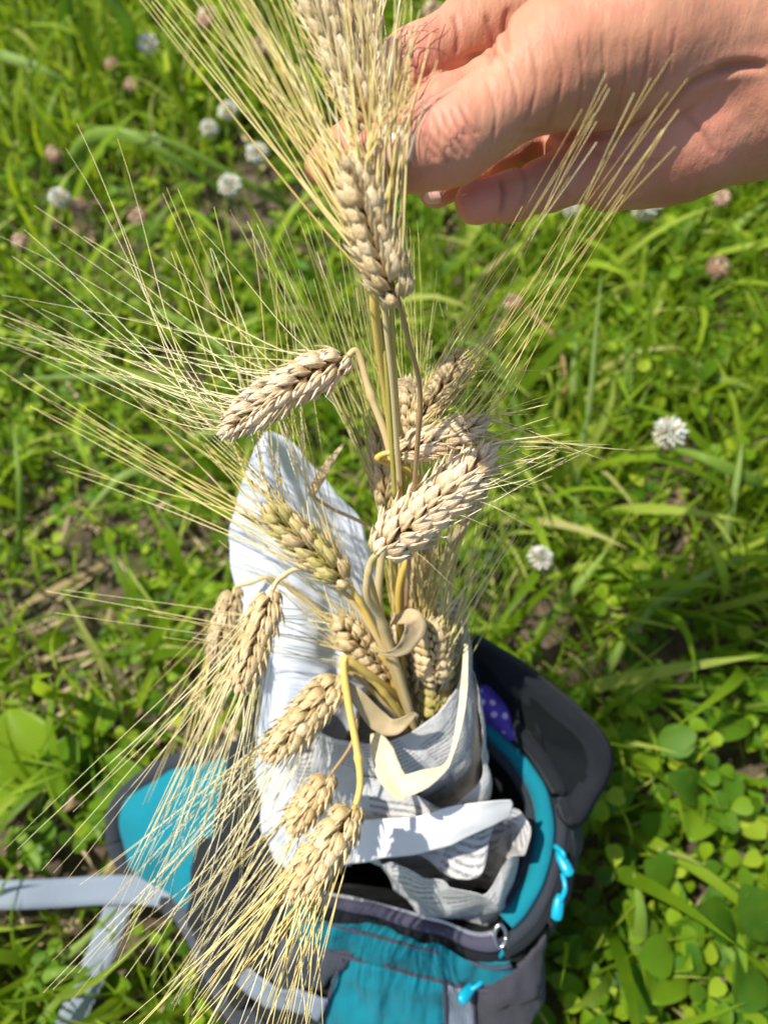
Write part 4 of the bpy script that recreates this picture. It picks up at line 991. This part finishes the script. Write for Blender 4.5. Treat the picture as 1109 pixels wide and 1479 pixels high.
# ------------------------------------------------------------------ hand (one continuous body from a blended distance field)
import openvdb
VS = .0007
def cs(px, py, d): return np.array([(px-554.5)/F*d, (739.5-py)/F*d, d])
lo_, hi_ = np.array([-.030, .095, .205]), np.array([.175, .235, .345])
gx = np.arange(lo_[0], hi_[0], VS, dtype=np.float32); gy = np.arange(lo_[1], hi_[1], VS, dtype=np.float32); gzz = np.arange(lo_[2], hi_[2], VS, dtype=np.float32)
SH = (len(gx), len(gy), len(gzz))
def group(prims, k):
    D = np.full(SH, .02, np.float32)
    for a, ra, b, rb in prims:
        m_ = max(ra, rb)+.02
        l = np.minimum(a, b)-m_; h = np.maximum(a, b)+m_
        i0 = np.clip(((l-lo_)/VS).astype(int), 0, None); i1 = np.minimum(((h-lo_)/VS).astype(int)+1, SH)
        if (i1 <= i0).any(): continue
        sl = tuple(slice(i0[q], i1[q]) for q in range(3))
        X, Y, Z = np.meshgrid(gx[sl[0]], gy[sl[1]], gzz[sl[2]], indexing='ij')
        ab = (b-a).astype(np.float32); tt = ((X-a[0])*ab[0]+(Y-a[1])*ab[1]+(Z-a[2])*ab[2])/max(float(ab@ab), 1e-12); tt = np.clip(tt, 0, 1)
        dd = np.sqrt((X-a[0]-ab[0]*tt)**2+(Y-a[1]-ab[1]*tt)**2+(Z-a[2]-ab[2]*tt)**2)-(ra+(rb-ra)*tt)
        cur = D[sl]; hh = np.maximum(k-np.abs(cur-dd), 0)/k
        D[sl] = np.minimum(cur, dd)-hh*hh*k*.25
    return D
def smin(A, B, k):
    h = np.maximum(k-np.abs(A-B), 0)/k; return np.minimum(A, B)-h*h*k*.25
def cap(j):      # chain of joints (px,py,d,rpx)
    q = [(cs(a, b, d), r/F*d) for a, b, d, r in j]
    return [(q[i][0].astype(np.float32), q[i][1], q[i+1][0].astype(np.float32), q[i+1][1]) for i in range(len(q)-1)]
thumb = group(cap([(542,229,.2470,29),(563,225,.2475,35),(600,216,.2475,42),(655,202,.2480,49),(720,156,.2490,47),(800,95,.2530,76),(905,62,.2600,104),(1040,50,.2680,118)]), .012)
palm = group(cap([(850,216,.294,50),(890,228,.288,60),(980,195,.284,82),(1100,130,.280,112)]) + cap([(800,40,.300,60),(900,60,.292,80),(1080,70,.280,125)]) + cap([(850,205,.296,50),(800,110,.306,50),(800,40,.300,60)])
    + cap([(1040,50,.2780,118),(1130,90,.2780,132),(1290,60,.2780,130)]), .014)
index = group(cap([(800,-20,.300,56),(690,42,.294,50),(600,92,.288,45),(552,155,.280,37),(497,226,.2705,34),(470,240,.268,31)]), .006)
middle = group(cap([(800,70,.298,44),(715,118,.288,36),(640,150,.283,34),(565,192,.276,31)]), .006)
ring = group(cap([(800,170,.304,42),(735,208,.300,34),(680,243,.294,32),(630,270,.287,28)]), .006)
little = group(cap([(870,232,.288,54),(795,266,.288,34),(738,284,.281,30),(690,292,.275,32)]), .006)
D = smin(thumb, palm, .006)
for g_, k in ((index, .0015), (middle, .0015), (ring, .0012), (little, .002)): D = smin(D, g_, k)
grd = openvdb.FloatGrid(); grd.background = .02; grd.copyFromArray(D)
pts, quads = grd.convertToQuads(isovalue=0.0)
pts = np.asarray(pts, np.float64)*VS+lo_; quads = np.asarray(quads)[:, ::-1]
hpx = 554.5+F*pts[:, 0]/pts[:, 2]; hpy = 739.5-F*pts[:, 1]/pts[:, 2]
# vertex normals
def vnorm(P_, Q):
    n = np.cross(P_[Q[:, 2]]-P_[Q[:, 0]], P_[Q[:, 3]]-P_[Q[:, 1]]); N = np.zeros_like(P_)
    for k in range(4): np.add.at(N, Q[:, k], n)
    return N/np.maximum(np.linalg.norm(N, axis=1, keepdims=True), 1e-12)
N = vnorm(pts, quads)
cc = pts.mean(0)
if ((pts-cc)*N).sum() < 0: quads = quads[:, ::-1]; N = -N
front = np.clip(-N[:, 2]*3+.6, 0, 1)
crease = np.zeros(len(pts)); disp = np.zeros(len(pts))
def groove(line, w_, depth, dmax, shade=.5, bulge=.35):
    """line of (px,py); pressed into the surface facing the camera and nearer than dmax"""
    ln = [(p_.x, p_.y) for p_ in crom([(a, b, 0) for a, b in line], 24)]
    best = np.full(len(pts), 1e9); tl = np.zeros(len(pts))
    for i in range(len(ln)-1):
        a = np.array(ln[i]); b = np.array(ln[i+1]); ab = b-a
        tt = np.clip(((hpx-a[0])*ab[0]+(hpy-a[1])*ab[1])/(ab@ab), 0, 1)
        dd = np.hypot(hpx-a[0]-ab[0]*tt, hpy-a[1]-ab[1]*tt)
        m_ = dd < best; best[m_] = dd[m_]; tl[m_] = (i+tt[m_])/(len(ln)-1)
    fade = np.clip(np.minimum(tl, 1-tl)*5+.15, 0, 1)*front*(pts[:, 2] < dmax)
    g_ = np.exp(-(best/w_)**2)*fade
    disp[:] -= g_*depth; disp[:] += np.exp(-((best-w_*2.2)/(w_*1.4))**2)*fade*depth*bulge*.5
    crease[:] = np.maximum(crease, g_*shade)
TH = .262
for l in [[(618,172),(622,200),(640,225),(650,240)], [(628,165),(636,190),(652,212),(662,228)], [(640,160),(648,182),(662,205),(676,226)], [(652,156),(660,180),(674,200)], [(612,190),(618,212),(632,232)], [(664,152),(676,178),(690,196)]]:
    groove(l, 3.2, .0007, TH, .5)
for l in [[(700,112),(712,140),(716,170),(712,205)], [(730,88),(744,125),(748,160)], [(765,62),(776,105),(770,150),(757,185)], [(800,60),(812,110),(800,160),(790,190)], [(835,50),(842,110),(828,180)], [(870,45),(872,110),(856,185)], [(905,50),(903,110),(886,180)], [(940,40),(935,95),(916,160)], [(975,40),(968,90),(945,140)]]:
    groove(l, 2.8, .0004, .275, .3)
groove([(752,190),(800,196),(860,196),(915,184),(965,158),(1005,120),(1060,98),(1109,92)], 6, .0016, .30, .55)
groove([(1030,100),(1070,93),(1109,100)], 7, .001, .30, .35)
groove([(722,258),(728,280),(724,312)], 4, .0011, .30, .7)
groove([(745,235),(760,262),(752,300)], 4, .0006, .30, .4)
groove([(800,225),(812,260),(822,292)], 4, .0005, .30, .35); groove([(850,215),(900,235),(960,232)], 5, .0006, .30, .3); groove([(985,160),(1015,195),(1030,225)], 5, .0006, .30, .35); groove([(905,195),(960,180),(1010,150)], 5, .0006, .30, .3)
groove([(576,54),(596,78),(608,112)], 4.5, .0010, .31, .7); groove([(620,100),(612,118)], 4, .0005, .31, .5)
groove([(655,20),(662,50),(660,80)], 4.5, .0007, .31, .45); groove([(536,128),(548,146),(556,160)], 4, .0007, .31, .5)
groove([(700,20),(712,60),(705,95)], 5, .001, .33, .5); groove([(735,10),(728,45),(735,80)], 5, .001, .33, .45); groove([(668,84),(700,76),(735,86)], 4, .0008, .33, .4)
pn = np.array([noise.noise(Vector(p_*55))*.0009+noise.noise(Vector(p_*150))*.0003 for p_ in pts])
pts = pts+N*(disp+pn)[:, None]
flush = np.zeros(len(pts))
for (a, b, r_, s_) in [(545,225,50,.5),(500,235,45,.6),(692,292,50,.6),(640,275,45,.6),(585,80,60,.35),(650,195,50,.18),(1010,170,90,.35),(620,150,60,.3),(560,150,50,.45),(850,240,70,.2)]:
    flush = np.maximum(flush, np.exp(-(((hpx-a)**2+(hpy-b)**2)/r_**2))*s_)
def towld(p_): return np.asarray(CAM)[None]+p_[:, :1]*np.asarray(AX)[None]+p_[:, 1:2]*np.asarray(AY)[None]+p_[:, 2:3]*np.asarray(AZ)[None]
Wp = towld(pts)
# forearm continuing out of the picture, overlapping inside the wrist
arm_path = crom([P(1150,82,.2780), P(1290,60,.278), P(1500,20,.285), P(1800,-20,.30), P(2100,0,.31)], 26)
av, af = tube(arm_path, [.0315+.0105*(i/26) for i in range(27)], 32, .86, up=AZ)
root = Vector(arm_path[4])
hv = np.concatenate([Wp, np.array([tuple(v_) for v_ in av])])
me = bpy.data.meshes.new('person')
me.from_pydata([tuple(v_-np.asarray(root)) for v_ in hv], [], [tuple(int(i) for i in q) for q in quads]+[tuple(i+len(Wp) for i in f_) for f_ in af])
me.polygons.foreach_set('use_smooth', [True]*len(me.polygons)); me.materials.append(SKIN)
for nm, arr in (('flush', flush), ('crease', crease)):
    at = me.attributes.new(nm, 'FLOAT', 'POINT'); at.data.foreach_set('value', np.concatenate([arr, np.zeros(len(av))]).astype(np.float32))
hand = bpy.data.objects.new('person', me); C.objects.link(hand); hand.location = root
tag(hand, 'bare hand reaching in from the upper right, pinching barley straws between thumb and index finger', 'person')
sv, sf = tube([p_ for p_ in arm_path[16:]], [.050+.002*math.sin(i*1.3) for i in range(len(arm_path[16:]))], 32, .9, up=AZ)
slv = mesh('sleeve', sv, sf[:-2], GREYF, hand, off=root); solid(slv, .002, -1)
def nail(c, nrm, along, L, W, curv, name='fingernail'):
    nrm, along = Vector(nrm).normalized(), Vector(along); along = (along-nrm*along.dot(nrm)).normalized(); s_ = along.cross(nrm); rows = []
    for i in range(13):
        v_ = i/6-1; row = []
        for j in range(13):
            u = j/6-1; ww = W*.5*(1-.12*v_*v_) * (math.sqrt(max(0, 1-max(0, (abs(v_)-.55)/.47)**2)))
            row.append(c+along*v_*L*.5+s_*u*ww-nrm*(curv*u*u+.0004*v_*v_*curv/.001)+nrm*.0004)
        rows.append(row)
    V, Fs = grid(rows); o = mesh(name, V, Fs, NAIL, hand, off=root); solid(o, .0006, -1); return o
def onhand(px, py):      # front surface point of the hand under a photo pixel, with its normal
    dd = (hpx-px)**2+(hpy-py)**2; k = np.where((dd < 20) & (front > .2))[0]
    if len(k) == 0: k = np.argsort(dd)[:6]
    k = k[np.argmin(pts[k, 2])]; n_ = N[k]; return Vector(Wp[k]), AX*n_[0]+AY*n_[1]+AZ*n_[2]
c_, n_ = onhand(562, 210); nail(c_, n_, P(530,225,.247)-P(600,210,.247), .0150, .0130, .0020)
c_, n_ = onhand(664, 284); nail(c_-n_*.0004, n_, P(655,283,.27)-P(690,284,.27), .006, .007, .0016)
c_, n_ = onhand(624, 290); nail(c_, n_, P(618,285,.27)-P(650,268,.27), .007, .0065, .0014)
